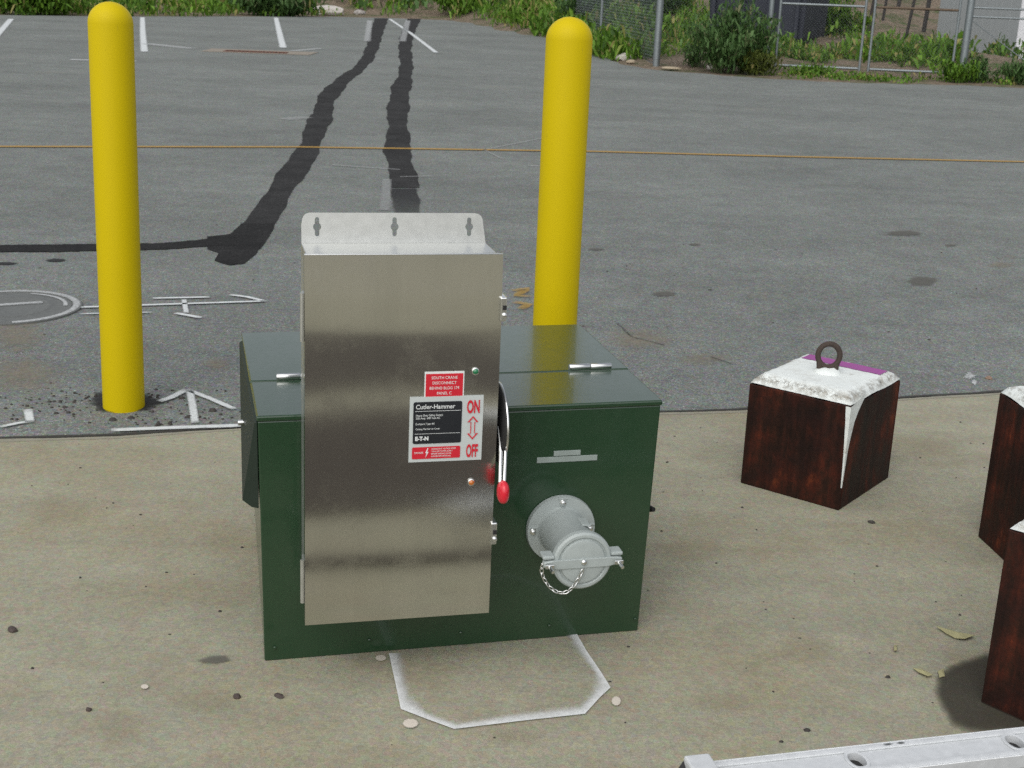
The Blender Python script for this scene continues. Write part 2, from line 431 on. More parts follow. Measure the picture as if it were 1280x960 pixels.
Fc = [(j * nx + i, j * nx + i + 1, (j + 1) * nx + i + 1, (j + 1) * nx + i) for j in range(len(gy) - 1) for i in range(nx - 1)]
gr = mesh_np("ground", V, Fc, M_SOIL); struct(gr)
for p in gr.data.polygons: p.use_smooth = True

# joint between the concrete pad and the asphalt
JOINT = [G(*p) for p in [(-260, 566), (0, 550), (75, 549), (150, 546), (230, 541), (300, 537), (560, 528), (830, 517), (925, 514), (1010, 508), (1120, 500), (1250, 492), (1500, 474)]]
JOINT = [Vector((-9, JOINT[0].y - (JOINT[0].x + 9) * -.21 - 1.2, 0))] + JOINT + [Vector((12, 7.6, 0))]
def dense(pts, step, jit):
    out = []
    for a, b in zip(pts, pts[1:]):
        n = max(1, int((b - a).length / step))
        for i in range(n):
            p = a.lerp(b, i / n); out.append(p + Vector((random.uniform(-jit, jit), random.uniform(-jit, jit), 0)))
    out.append(pts[-1].copy()); return out
def slab(name, edge, rest, z, mat):
    """a ground sheet whose joint edge turns down into the joint"""
    b = bmesh.new()
    top = [b.verts.new((p.x, p.y, z)) for p in edge] + [b.verts.new((p[0], p[1], z)) for p in rest]
    b.faces.new(top)
    low = [b.verts.new((p.x, p.y, z - 0.032)) for p in edge]
    for i in range(len(edge) - 1): b.faces.new((top[i], top[i + 1], low[i + 1], low[i]))
    bmesh.ops.triangulate(b, faces=[f for f in b.faces if len(f.verts) > 4])
    return struct(obj(name, b, mat))
ce = dense(JOINT, 0.035, 0.004)
ae = [p + Vector((0, 0.020 + 0.014 * random.random(), 0)) for p in dense(JOINT, 0.022, 0.006)]
concrete = slab("concrete_pad", ce, [(30, 7.6), (30, -45), (-30, -45), (-30, JOINT[0].y)], 0.004, M_CONC)
far = [(1500, 118), (1280, 110), (1180, 106), (1080, 104), (960, 99), (830, 88), (775, 81), (745, 68), (700, 51), (650, 39), (600, 30), (555, 25), (500, 23), (420, 21), (300, 20.5), (150, 20.5), (0, 19)]
fp = [G(*p) for p in far]
fp = dense(fp, 0.35, 0.10)
aedge = [(p.x, p.y) for p in fp]
asphalt = slab("asphalt", ae, [(60, 7.6), (60, 21)] + aedge + [(-60, 30), (-60, 2.0)], 0.0, M_ASPH)

def strip(name, pts, widths, mat, parent, z, fade=(1, 1), step=0.06, jit=0.0, soft=0.02):
    """a painted or poured line on the ground: centre full, rims thinning out"""
    P = [Vector((p[0], p[1], 0)) for p in pts]
    if not isinstance(widths, (list, tuple)): widths = [widths] * len(P)
    widths = [q * 1.18 for q in widths]; C = []; Wd = []; T = []; tot = sum((b - a).length for a, b in zip(P, P[1:])); run = 0
    for i, (a, b) in enumerate(zip(P, P[1:])):
        n = max(1, int((b - a).length / step))
        for k in range(n + (1 if i == len(P) - 2 else 0)):
            C.append(a.lerp(b, k / n)); Wd.append(widths[i] + (widths[i + 1] - widths[i]) * k / n); T.append((run + (b - a).length * k / n) / tot)
        run += (b - a).length
    b = bmesh.new(); lay = b.verts.layers.float.new('fade'); rows = []
    for i, c in enumerate(C):
        t = (C[min(i + 1, len(C) - 1)] - C[max(i - 1, 0)]).normalized(); s = Vector((-t.y, t.x, 0)); row = []
        f = fade[0] + (fade[1] - fade[0]) * T[i]
        if len(fade) > 2 : f = min(1.0, 14 * min(T[i], 1 - T[i]) + .45) * f
        for q in (-1, -0.8, -0.5, 0.5, 0.8, 1):
            v = b.verts.new(c + s * (q * Wd[i] / 2 + random.uniform(-jit, jit)) + Vector((0, 0, z))); v[lay] = f * (1 if abs(q) < .6 else .55 if abs(q) < .9 else soft); row.append(v)
        rows.append(row)
    for A, B in zip(rows, rows[1:]):
        for k in range(5): b.faces.new((A[k], A[k + 1], B[k + 1], B[k]))
    return obj(name, b, mat, parent)

def blot(name, pts, mat, parent, z, rim=0.0, inner=0.55, fade=1.0, jag=0.0, sub=3):
    """a patch with its own outline; its rim thins out to 'rim'"""
    P = [Vector((p.x, p.y, 0)) for p in pts]; N = len(P); L = []
    for i in range(N):
        for k in range(sub):
            q = P[i].lerp(P[(i + 1) % N], k / sub); L.append(q)
    c = sum(L, Vector()) / len(L)
    b = bmesh.new(); lay = b.verts.layers.float.new('fade'); N = len(L)
    L = [c + (q - c) * (1 + random.uniform(-jag, jag)) for q in L]
    prev = None
    for q, f in ((1.0, rim), (1 - (1 - inner) * .3, rim + (fade - rim) * .3), (1 - (1 - inner) * .65, rim + (fade - rim) * .75), (inner, fade), (inner * .5, fade)):
        cur = [b.verts.new(c + (p - c) * q + Vector((0, 0, z))) for p in L]
        for v in cur: v[lay] = f
        if prev:
            for i in range(N): b.faces.new((prev[i], prev[(i + 1) % N], cur[(i + 1) % N], cur[i]))
        prev = cur
    m_ = b.verts.new(c + Vector((0, 0, z))); m_[lay] = fade
    for i in range(N): b.faces.new((prev[i], prev[(i + 1) % N], m_))
    return obj(name, b, mat, parent)
def ell(px, py, rx, ry, n=10): return [G(px + rx * math.cos(2 * PI * i / n), py + ry * math.sin(2 * PI * i / n)) for i in range(n)]
def pxs(l): return [G(*p) for p in l]

M_JOINT = mat_fade("dirt_in_joint", (0.035, 0.032, 0.027), 0.55, 0.9, 30, strength=.9)
jl = [p.copy() for p in JOINT[1:-1]]
for p in jl: p.y += .012
jd = dense(jl, .12, .006)
strip("joint_dirt", [(p.x, p.y) for p in jd], [random.uniform(.018, .036) for _ in jd], M_JOINT, concrete, 0.0062, step=.03)
strip("worn_joint_edge", [(p.x, p.y - .028) for p in jd], [random.uniform(.012, .035) for _ in jd], mat_fade("pale_worn_edge", (0.36, 0.345, 0.28), 0.7, 0.9, 20, strength=.6), concrete, 0.0058, step=.05)

# road markings on the asphalt
strip("yellow_line", pxs([(-300, 181.5), (0, 184), (370, 184.5), (740, 190), (1010, 197), (1280, 203), (1600, 212)]), 0.095, M_YLINE, asphalt, 0.008, step=0.3)
for l, wd in (([(14, 24), (0, 40), (-14, 56)], .14), ([(178, 22), (178.5, 42), (180.5, 65)], .13), ([(345, 22.5), (349, 40), (354, 60)], .14), ([(487, 24), (515, 43), (545, 66)], .10)):
    strip("stall_line", pxs(l), wd, M_PAINT, asphalt, 0.008, step=0.2)
for l, wd in (([(183, 55), (212, 58), (239, 61)], .3), ([(462, 26), (459, 52)], .16), ([(510, 26), (503, 52)], .16), ([(366, 64), (400, 61)], .2), ([(88, 75), (170, 77)], .3)):
    strip("faint_line", pxs(l), wd, M_WORN, asphalt, 0.008, fade=(.6, .5), step=0.2)
for l, wd in (([(415, 207), (500, 213)], .05), ([(690, 171), (605, 188), (627, 199)], .03), ([(484, 225), (481, 264)], .07), ([(355, 150), (385, 147)], .2), ([(500, 222), (540, 221)], .04), ([(660, 208), (690, 209)], .05)):
    strip("faint_line", pxs(l), wd, M_FAINT, asphalt, 0.008, fade=(.6, .5), step=0.1)
# crosses and arrows sprayed by the surveyors
K = (1, 1, 'ends')
for l, wd in (([(98, 386), (150, 384), (332, 378)], .028), ([(191, 374.5), (262, 373)], .028), ([(230, 376), (233, 393)], .024), ([(219, 393), (252, 399)], .032), ([(287, 370), (310, 373), (332, 378.5)], .028),
              ([(199, 504), (214, 499), (233, 489)], .032), ([(233, 489), (262, 500), (293, 513.5)], .026), ([(237, 489), (241, 510), (244, 531)], .028), ([(139, 540), (215, 537), (304, 534)], .034),
              ([(0, 536), (24, 531), (40, 529)], .022), ([(35, 514), (38, 530)], .03), ([(100, 394), (190, 392)], .015)):
    strip("spray_line", pxs(l), wd, M_PAINT, asphalt, 0.008, fade=K, step=0.03)
for l in ([(640, 365), (660, 362), (645, 371), (664, 372)], [(642, 379), (661, 382), (650, 388)]):
    strip("spray_line", pxs(l), .05, M_OCHRE, asphalt, 0.008, fade=K, step=0.04)
# poured tar over the cut trenches
def edges_px(l): 
    return [(G(x - w_ / 2, y) + G(x + w_ / 2, y)) / 2 for x, y, w_ in l], [(G(x + w_ / 2, y) - G(x - w_ / 2, y)).length for x, y, w_ in l]
def tar(l, jit=0.012, mat=M_TAR, z=0.004, fade=(1, 1), step=0.035):
    b = bmesh.new(); lay = b.verts.layers.float.new('fade'); A = []
    for (x0, y0, w0), (x1, y1, w1) in zip(l, l[1:]):
        d = (G(x1, y1) - G(x0, y0)).length; n = max(2, int(d / step))
        for k in range(n): A.append((x0 + (x1 - x0) * k / n, y0 + (y1 - y0) * k / n, w0 + (w1 - w0) * k / n))
    A.append(l[-1]); N = len(A); rows = []
    for i, (x, y, w_) in enumerate(A):
        p, q = G(x - w_ / 2, y), G(x + w_ / 2, y); row = []
        t = i / (N - 1); f = fade[0] + (fade[1] - fade[0]) * t
        for k in (0, .1, .9, 1):
            e = (q - p).normalized(); rr = i * step
            wob = jit * (1.6 * math.sin(rr * 1.9 + k * 9) + .9 * math.sin(rr * 4.7 + k * 4 + 1) + .35 * math.sin(rr * 11.3 + k * 7) + random.uniform(-.12, .12)) * .8
            c = p.lerp(q, k) + e * wob; j = .002
            v = b.verts.new((c.x + random.uniform(-j, j), c.y + random.uniform(-j, j), z)); v[lay] = f * (1 if 0 < k < 1 else .12); row.append(v)
        rows.append(row)
    for P, Q in zip(rows, rows[1:]):
        for k in range(3): b.faces.new((P[k], P[k + 1], Q[k + 1], Q[k]))
    return obj("tar_seal", b, mat, asphalt)
tar([(298, 312, 56), (308, 298, 58), (322, 280, 46)])
blot('tar_seal', pxs([(258, 296), (280, 294), (305, 290), (328, 290), (330, 301), (321, 318), (306, 331), (286, 333), (267, 327), (273, 317), (258, 312)]), M_TAR, asphalt, .0042, rim=.12, inner=.9, jag=.015)
tar([(322, 280, 46), (340, 255, 40), (357, 230, 37), (372, 208, 34), (388, 180, 30), (398, 155, 30), (408, 125, 25), (418, 110, 26), (432, 98, 22), (448, 86, 18), (458, 76, 17), (466, 58, 17), (471, 40, 17), (477, 23, 18)], mat=M_TARW)
tar([(505, 235, 40), (503, 215, 38), (497, 190, 33), (497, 168, 29), (497, 150, 27), (498, 128, 27), (502, 108, 25), (507, 92, 18), (508, 78, 17), (506, 62, 17), (508, 46, 18), (513, 34, 17), (518, 23.5, 18)], mat=M_TARW)
tar([(507, 272, 36), (507, 255, 38), (505, 236, 40)], mat=M_TARFADE, fade=(.35, 0.9), z=0.004)
strip("tar_seal", pxs([(-220, 313), (0, 311), (60, 311), (130, 309.5), (200, 308.5), (250, 305), (285, 302)]), [.21, .19, .20, .19, .18, .19, .24], M_TAR, asphalt, 0.0045, jit=0.008, step=0.05)
blot("tar_patch", [G(155 + 52 * math.cos(a) * r, 503 + 14 * math.sin(a) * r) for a, r in [(2 * PI * i / 22, random.uniform(.75, 1.1)) for i in range(22)]], M_TARFADE, asphalt, 0.004, rim=.35, inner=.7, jag=.08)
for x, y, rx, ry, mt in ((1153, 352, 22, 7, M_SMUDGE), (1130, 292, 26, 4, M_SMUDGE), (830, 368, 18, 4, M_SMUDGE), (70, 326, 14, 2.5, M_TARFADE), (8, 330, 16, 2, M_TARFADE), (745, 312, 12, 2, M_SMUDGE), (868, 306, 9, 1.8, M_SMUDGE), (1188, 307, 8, 2, M_SMUDGE)):
    blot("dark_patch", ell(x, y, rx, ry), mt, asphalt, 0.004, jag=.15)
for x, y, rx, ry in ((1252, 332, 22, 5), (800, 425, 55, 16), (880, 450, 45, 9), (20, 420, 45, 26), (30, 470, 60, 30), (270, 455, 20, 9)):
    blot("sandy_patch", ell(x, y, rx, ry, 16), M_SANDP, asphalt, 0.004, jag=.06, fade=.55, inner=.2)
for l in ([(772, 405), (790, 422), (830, 432)], [(888, 447), (917, 456)]):
    strip("hairline_crack", pxs(l), .008, M_SMUDGE, asphalt, 0.004, jit=.006, step=.03)
blot("white_splash", ell(1212, 471, 8, 5), M_WORN, asphalt, 0.005, jag=.3, fade=.7); blot("white_splash", ell(1218, 479, 4, 4), M_WORN, asphalt, 0.005, jag=.3, fade=.8)

# paint, stains and a dark patch on the concrete
out = [(486, 820), (493, 852), (501, 890), (532, 902), (567.7, 915), (650, 905), (731, 896), (750, 875), (763, 863), (752, 845), (733, 817), (712, 780)]
inn = [(505, 820), (508, 845), (514, 868), (533, 893), (572, 907), (648, 894), (722, 884), (737, 869), (741, 855), (740, 843), (721, 820), (698, 785)]
b = bmesh.new(); lay = b.verts.layers.float.new('fade'); rows = []
def lerp2(l, t):
    i = min(int(t), len(l) - 2); k = t - i; return (l[i][0] + (l[i + 1][0] - l[i][0]) * k, l[i][1] + (l[i + 1][1] - l[i][1]) * k)
for i in range(0, 89):
    t = i / 8; A, B = G(*lerp2(out, t)), G(*lerp2(inn, t)); row = []
    for q, f in ((0, 1.0), (.4, .78), (.8, .22), (1.1, 0.0)):
        c = A.lerp(B, q); v = b.verts.new((c.x, c.y, 0.008)); v[lay] = f; row.append(v)
    rows.append(row)
for P, Q in zip(rows, rows[1:]):
    for k in range(3): b.faces.new((P[k], P[k + 1], Q[k + 1], Q[k]))
obj("spray_outline", b, M_OVERSPRAY, concrete)
M_DOT = mat_fade("cream_paint_dot", (0.58, 0.53, 0.46), 0.1)
for x, y, rx, ry in ((513, 908, 10, 6), (770, 880, 6, 6), (476, 826, 7, 4), (181, 862, 5, 3)):
    blot("paint_dot", ell(x, y, rx, ry), M_DOT, concrete, 0.008, rim=.6, inner=.8)
blot("dark_pad_patch", pxs([(1168, 850), (1182, 836), (1200, 828), (1214, 824), (1232, 818), (1300, 830), (1330, 900), (1290, 925), (1212, 922), (1188, 912), (1176, 890), (1166, 868)]), M_DARKPATCH, concrete, 0.008, rim=.15, inner=.80, jag=.02)  # dark patch beside the nearest weight block, thinning at its rim
blot("grey_smudge", pxs([(245, 829), (262, 823), (284, 822), (290, 829), (270, 833), (252, 832)]), M_SMUDGE, concrete, 0.008, rim=.2, inner=.7)
for x, y, rx, ry in ((150, 915, 40, 34), (255, 880, 55, 22), (1010, 815, 60, 22), (905, 880, 70, 18), (640, 925, 50, 14), (860, 690, 60, 20), (1165, 560, 50, 20), (70, 640, 60, 26)):
    blot("rust_stain", ell(x, y, rx, ry, 16), M_RUSTSTAIN, concrete, 0.0085, jag=.06, fade=.62, inner=.2)

# ------------------------------------------------------------------ bollards
def bollard(x, y, h, lean, label):
    t = thing("bollard", label, "bollard", (x, y, 0), 0, "yellow bollards guarding the cabinet", rot=(0, lean, 0))
    r = 0.0755
    prof = [(r * .985, -0.02), (r, 0.0), (r, h - r * .95)]
    for i in range(1, 10):
        a = i / 9 * PI / 2; prof.append((r * math.cos(a) if i < 9 else 0, h - r * .95 + math.sin(a) * r * .95))
    obj("sleeve", bm_lathe(prof, 40), M_YEL, t, smooth='all')
    return t
bollard(-1.4393, 4.7005, 1.452, .0159, "yellow domed bollard on the asphalt left of the green cabinet")
bollard(0.1374, 4.4344, 1.468, .0029, "yellow domed bollard rising behind the right end of the green cabinet")

# ------------------------------------------------------------------ green cabinet
CO, YAW = Vector((-0.5706, 2.8406, 0.004)), 0.2466
cab = thing("electrical_cabinet", "dark green steel equipment cabinet standing low on the concrete pad", "cabinet", CO, YAW)
Wc, Dc, Hc = 0.963, 0.7136, 0.6196
obj("body", bm_hull([(.006, .002, 0), (.945, .002, 0), (.945, Dc - .004, 0), (.028, Dc - .004, 0), (0.001, 0, Hc - .014), (Wc - .001, 0, Hc - .014), (Wc - .001, Dc - .002, Hc - .014), (0.001, Dc - .002, Hc - .014)], .003), M_GREEN, cab)
obj("front_top", bm_box((-.002, -.004, Hc - .0135), (Wc + .002, .259, Hc), .004), M_GREEN, cab)
lid = obj("lid", bm_box((-.003, .2625, Hc - .0135), (Wc + .003, Dc + .004, Hc + .0015), .004), M_GREEN, cab)
for a0, a1 in ((.062, .178), (.807, .92)):
    b = None
    mid_ = (a0 + a1) / 2
    for u0, u1 in ((a0, mid_ - .0008), (mid_ + .0008, a1)):
        q = bm_lathe([(0, 0), (.0070, 0), (.0078, .0012), (.0078, u1 - u0 - .0012), (.0070, u1 - u0), (0, u1 - u0)], 16, 'x', (u0, .272, Hc + .0075)); b = q if b is None else merge(b, q)
    hg = obj("hinge", b, M_CHROME, cab, smooth=True)
    obj("leaf", bm_box((a0 + .004, .262, Hc + .0016), (a1 - .004, .282, Hc + .0034), .0006, 1), M_GREEN, hg)
hd = obj("side_hood", bm_hull([(0.0, .0, .605), (0.0, .70, .605), (0.0, .70, .42), (0.0, .006, .392), (-.036, .03, .405), (-.016, .012, .394), (-.010, .695, .600), (-.006, .004, .603), (-.010, .695, .43)], .0015), M_HOOD, cab)
obj("bolt", bm_lathe([(0, -.022), (.007, -.022), (.007, -.010), (.0035, -.010), (.0035, .02)], 10, 'x', (-.012, .25, .52)), M_CHROME, hd, smooth=True)
npl = obj("nameplate", bm_box((.657, -.0016, .4725), (.808, .001, .4865), .0004, 1), M_SILVER, cab)
obj("tag", bm_box((.698, -.0022, .4885), (.765, .001, .5012), .0004, 1), M_SILVER, npl)
lk = obj("side_latch", bm_tube([(.948, .10, .285), (.972, .10, .29), (.985, .085, .30), (.990, .07, .303)], [.010, .010, .009, .006], 10), M_DARK, cab, smooth=True)
for i in range(5):
    obj("rivet", bm_lathe([(.0045, 0), (.0042, .0015), (.002, .0026), (0, .003)], 10, '-y', (.03 + .905 * i / 4 if i else .03, -.0005, .035)), M_GREEN, cab, smooth=True)

# ------------------------------------------------------------------ stainless disconnect switch
ex = Vector((math.cos(YAW), math.sin(YAW), 0)); en = Vector((-math.sin(YAW), math.cos(YAW), 0))
def CL(a, b_, z): return CO + ex * a + en * b_ + Vector((0, 0, z))
dsw = thing("disconnect_switch", "tall brushed stainless safety switch box mounted on the green cabinet front", "switch box", CL(.3005, -.0045, .172), 0, rot=(0, .008, YAW))
Wd, Hd, Dd = .212, .845, .1605
obj("enclosure", bm_box((-.206, -.140, .004), (.206, -.001, Hd - .004), .002), M_SATIN, dsw)
# door: a pressed cover; sheet steel is never quite flat, and these rolls are shaped for its reflected bands
def door_slope(z, x):
    k = z / Hd; u = x / Wd
    s_ = .085 * min(1, max(0, (k - .80 + .015 * (1 - u * u)) / .12)) ** 1.3            # the head leans back a touch, shaped to mirror a brighter band
    s_ += .012 * math.sin(k * 9.5 + .8 * u) * (.6 + .4 * u) + .010 * (u * u - .3) * math.exp(-((k - .72) / .1) ** 2)
    return s_
NXd, NZd = 24, 220
xs = np.linspace(-Wd, Wd, NXd + 1); zs = np.linspace(0, Hd, NZd + 1)
prof = np.zeros((NXd + 1, NZd + 1))
for i, x in enumerate(xs):
    sl_ = np.array([door_slope(z, x) for z in zs]); h_ = np.concatenate([[0], np.cumsum((sl_[1:] + sl_[:-1]) / 2 * (Hd / NZd))])
    prof[i] = h_
prof *= 1.0
Vd = [(x, -Dd + prof[i][j], z) for i, x in enumerate(xs) for j, z in enumerate(zs)]
n1 = NZd + 1
Fd = [(i * n1 + j, (i + 1) * n1 + j, (i + 1) * n1 + j + 1, i * n1 + j + 1) for i in range(NXd) for j in range(NZd)]
rim = [i * n1 for i in range(NXd + 1)] + [NXd * n1 + j for j in range(1, n1)] + [i * n1 + NZd for i in range(NXd - 1, -1, -1)] + [j for j in range(NZd - 1, 0, -1)]
base = len(Vd); ringA = []
for q in rim:
    x, y, z = Vd[q]; ringA.append(len(Vd)); Vd.append((x, -Dd + .024, z))
for k in range(len(rim)):
    l = (k + 1) % len(rim); Fd.append((rim[k], ringA[k], ringA[l], rim[l]))
door = mesh_np("door", Vd, Fd, M_STEEL, parent=dsw)
uv = door.data.uv_layers.new(name='UVMap')
for lp in door.data.loops:
    c = door.data.vertices[lp.vertex_index].co; uv.data[lp.index].uv = (c.x, c.z)
for p in door.data.polygons[:NXd * NZd]: p.use_smooth = True
door.data.set_sharp_from_angle(angle=math.radians(40))
ytop = -Dd + prof[NXd // 2][-1]
obj("lip_highlight", bm_box((-Wd, ytop - .0014, Hd - .0004), (Wd, ytop + .010, Hd + .0018), .0010, 2), M_CHROME, dsw, smooth=True)  # bright strip added to draw the highlight along the door's top edge
# top rear mounting flange with three keyholes
fl = [(-.205, -.004)] + [(-.205, .035)] + [(-.203 + .018 * (1 - math.cos(a)) * .9, .045 + .017 * math.sin(a)) for a in (0.2, .6, 1.0, 1.57)] + [(.18 + .018 * math.sin(a), .045 + .017 * math.cos(a)) for a in (0, .5, .9, 1.3)] + [(.200, .03), (.205, -.004)]
def keyhole(cx, cz):
    r, s, h = .0088, .0048, .021
    L = []
    a = math.asin(s / r)
    L += [(cx + r * math.sin(t), cz + r * math.cos(t)) for t in np.linspace(a, PI - a, 9)]
    L += [(cx + s * math.cos(t), cz - h + s - s * math.sin(t)) for t in np.linspace(0, PI, 7)]
    L += [(cx - r * math.sin(t), cz - r * math.cos(t)) for t in np.linspace(a, PI - a, 9)]
    L += [(cx - s * math.cos(t), cz + h - s + s * math.sin(t)) for t in np.linspace(0, PI, 7)]
    return L
obj("mounting_flange", sheet2d("mounting_flange", [fl] + [keyhole(c, .0315) for c in (-.171, -.001, .167)], .003), M_SATIN, dsw, loc=(0, -.0025, Hd), rot=(PI / 2 - .12, 0, 0))
obj("rear_flange", bm_box((-.19, -.004, -.05), (.19, -.001, .02)), M_SATIN, dsw)
# door hardware
for z0 in (.052, .66):
    h = obj("hinge", bm_tube([(-.2165, -.150, z0), (-.2165, -.150, z0 + .105)], .005, 10), M_SATIN, dsw, smooth=True)
    obj("leaf", bm_box((-.2150, -.148, z0 + .004), (-.2075, -.112, z0 + .101), .001, 1), M_SATIN, h)
for z0 in (.174, .700):
    c = obj("clasp", bm_box((.207, -.166, z0), (.222, -.128, z0 + .054), .003), M_CHROME, dsw)
    obj("screw", bm_lathe([(.0055, 0), (.0055, .003), (.003, .0045), (0, .005)], 14, '-y', (.2165, -.166, z0 + .014)), M_CHROME, c, smooth=True)
    obj("slot", bm_box((.2125, -.1675, z0 + .026), (.2205, -.165, z0 + .036)), M_DARK, c)
for nm, mt, cz in (("green_indicator", M_JEWELG, .588), ("amber_indicator", M_JEWELO, .328)):
    bz = obj(nm, bm_lathe([(.0082, 0), (.0082, .0025), (.0066, .0035), (.006, .0035)], 20, '-y', (.158, -Dd - .0002, cz)), M_CHROME, dsw, smooth=True)
    obj("lens", bm_lathe([(.0064, .002), (.0060, .005), (.004, .0074), (0, .0082)], 18, '-y', (.158, -Dd, cz)), mt, bz, smooth='all')
# red operating handle on the right side
plate = obj("handle_plate", bm_lathe([(0, .0), (.085, .0), (.0915, .004), (.0925, .008), (.0925, .012), (.0900, .012), (.088, .008), (0, .005)], 40, 'x', (.225, -.085, .441)), M_DARK, dsw, smooth=True)
plate['label'] = "round switch handle plate seen edge on"
obj("rim", bm_tube([(.234, -.085 + .0925 * math.cos(t), .441 + .0925 * math.sin(t)) for t in np.linspace(0, 2 * PI, 41)[:-1]], .0026, 8, closed=True), M_CHROME, plate, smooth=True)
obj("hub", bm_lathe([(0, .0), (.03, .0), (.03, .025), (0, .025)], 24, 'x', (.205, -.085, .441)), M_DARK, plate, smooth=True)
lev = obj("lever", merge(bm_tube([(.238, -.10, .45), (.234, -.16, .41), (0.2235, -.205, 0.3420)], .0042, 10), bm_tube([(.226, -.115, .44), (.221, -.17, .40), (0.2135, -.205, 0.3420)], .0042, 10)), M_CHROME, dsw, smooth=True)
kb = bmesh.new(); bmesh.ops.create_uvsphere(kb, u_segments=20, v_segments=14, radius=1)
for v in kb.verts: v.co = Vector((v.co.x * .0135 + 0.2195, v.co.y * .024 - .213, (abs(v.co.z) ** .8) * (1 if v.co.z > 0 else -1) * .0265 + 0.3220))
obj("knob", kb, M_RED, lev, smooth='all')
# printed plates on the door
LY = -Dd - .0012
def platebox(name, x0, x1, z0, z1, y, mt, parent, rad=0.0): 
    if rad:
        c = [(x1 - rad, z1 - rad, 0), (x0 + rad, z1 - rad, 1), (x0 + rad, z0 + rad, 2), (x1 - rad, z0 + rad, 3)]; L = []
        for cx, cz, q in c: L += circle_pts((cx, cz), rad, 6, q * PI / 2, (q + 1) * PI / 2, False)
        return obj(name, sheet2d(name, [L], .0006), mt, parent, loc=(0, y, 0), rot=(PI / 2, 0, 0))
    return obj(name, bm_box((x0, y - .0003, z0), (x1, y + .0012, z1)), mt, parent)
rl = platebox("warning_label", .046, .1335, .530, .589, LY, M_WHITE, dsw)
platebox("red_field", .0485, .131, .5305, .5845, LY - .0006, M_REDP, rl)
for i, s in enumerate(("SOUTH CRANE", "DISCONNECT", "BEHIND BLDG 174", "PANEL C")):
    lettering(s, .0092, M_WHITE, rl, (.0898, LY - .0011, .5725 - i * .0118), align='CENTER', sx=(.92 if i != 2 else .88), bold=.0)
wl = platebox("rating_label", .0145, .1785, .382, .533, LY - .001, M_LABELW, dsw)
Y1 = LY - .0022
bk = platebox("black_field", .0225, .1305, .4250, .5215, Y1, M_BLACK, wl, .004)
rd = platebox("danger_strip", .0215, .1295, .3895, .4170, Y1, M_REDP, wl, .003)
Y2 = Y1 - .0006
lettering("Cutler-Hammer", .0145, M_WHITE, wl, (.0275, Y2, .5055), sx=.92, bold=.00012)
platebox("rule_line", .0262, .1275, .5000, .5007, Y2, M_WHITE, wl)
for s, z, sz in (("Heavy Duty Safety Switch", .4885, .0068), ("200 Amp  600 Volt AC", .4820, .0068), ("Enclosure Type 4X", .4690, .0064), ("Catalog Number on Cover", .4575, .0058)):
    lettering(s, sz, M_WHITE, wl, (.028, Y2, z), sx=.85)
platebox("rule_line", .0262, .1275, .4478, .4484, Y2, M_WHITE, wl)
lettering("E-T-N", .0125, M_WHITE, wl, (.0275, Y2, .4330), sx=.95, bold=.0006)
lettering("DANGER", .0062, M_WHITE, wl, (.0265, Y2, .4020), sx=.8)
obj("lightning_bolt", sheet2d("lightning_bolt", [[(.0560, .4145), (.0510, .4030), (.0542, .4030), (.0515, .3925), (.0585, .4055), (.0550, .4055), (.0580, .4145)]], .0004), M_WHITE, wl, loc=(0, Y2, 0), rot=(PI / 2, 0, 0))
for i, s in enumerate(("HAZARDOUS VOLTAGE INSIDE", "TURN OFF POWER SUPPLY", "BEFORE OPENING DOOR", "AND BEFORE SERVICING")):
    lettering(s, .0046, M_WHITE, wl, (.0645, Y2, .4105 - i * .0057), sx=.86)
for s, z in (("ON", .4935), ("OFF", .3905)):
    lettering(s, .041, M_REDP, wl, (.1562, Y2, z), align='CENTER', sx=.45 if s == "ON" else .37, bold=.0013)
AR = lambda k: [(0, .0275 - k * 2.4), (.0125 - k * 2.6, .0130 + k * .2), (.0052 - k, .0130 + k * .2), (.0052 - k, -.0130 - k * .2), (.0125 - k * 2.6, -.0130 - k * .2), (0, -.0275 + k * 2.4), (-.0125 + k * 2.6, -.0130 - k * .2), (-.0052 + k, -.0130 - k * .2), (-.0052 + k, .0130 + k * .2), (-.0125 + k * 2.6, .0130 + k * .2)]
obj("double_arrow", sheet2d("double_arrow", [AR(0), AR(.0017)], .0004), M_REDP, wl, loc=(.1560, Y2, .4585), rot=(PI / 2, 0, 0))

# ------------------------------------------------------------------ pin and sleeve receptacle
rec = thing("power_receptacle", "grey capped round power receptacle with small chain on the green cabinet front", "receptacle", CL(.723, -.0015, .301), YAW)
obj("flange", bm_lathe([(0, 0), (.0865, 0), (.0868, .004), (.0850, .0125), (.060, .0135)], 48, '-y'), M_GREY, rec, smooth=True)
obj("barrel", bm_lathe([(.0615, .012), (.0585, .018), (.0572, .024), (.0560, .15), (.0590, .156), (.0590, .180)], 48, '-y'), M_GREY, rec, smooth=True)
obj("raised_pad", bm_box((.012, -.115, .0535), (.034, -.07, .0585), .002), M_GREY, rec, rot=(0, .15, 0))
for dx, dz in ((0, .0715), (-.0715, 0), (.0715, 0), (0, -.0715)):
    bo = obj("bolt", bm_lathe([(.0085, .012), (.0085, .0145), (.0062, .0145), (.0062, .0205), (.004, .022), (0, .022)], 8, '-y', (dx, 0, dz)), M_CHROME, rec, smooth=True)
    obj("washer_lug", bm_box((dx - .012, -.0155, dz + .008), (dx + .012, -.0125, dz + .0115), .0006, 1), M_GREY, bo)
cap = obj("cap", bm_lathe([(.066, .174), (.0705, .178), (.0712, .184), (.0705, .194), (.0660, .1985), (.0600, .1990), (.0570, .1955), (.0548, .1955), (.0525, .2005), (.047, .202), (0, .202)], 56, '-y'), M_GREY, rec, smooth=True)
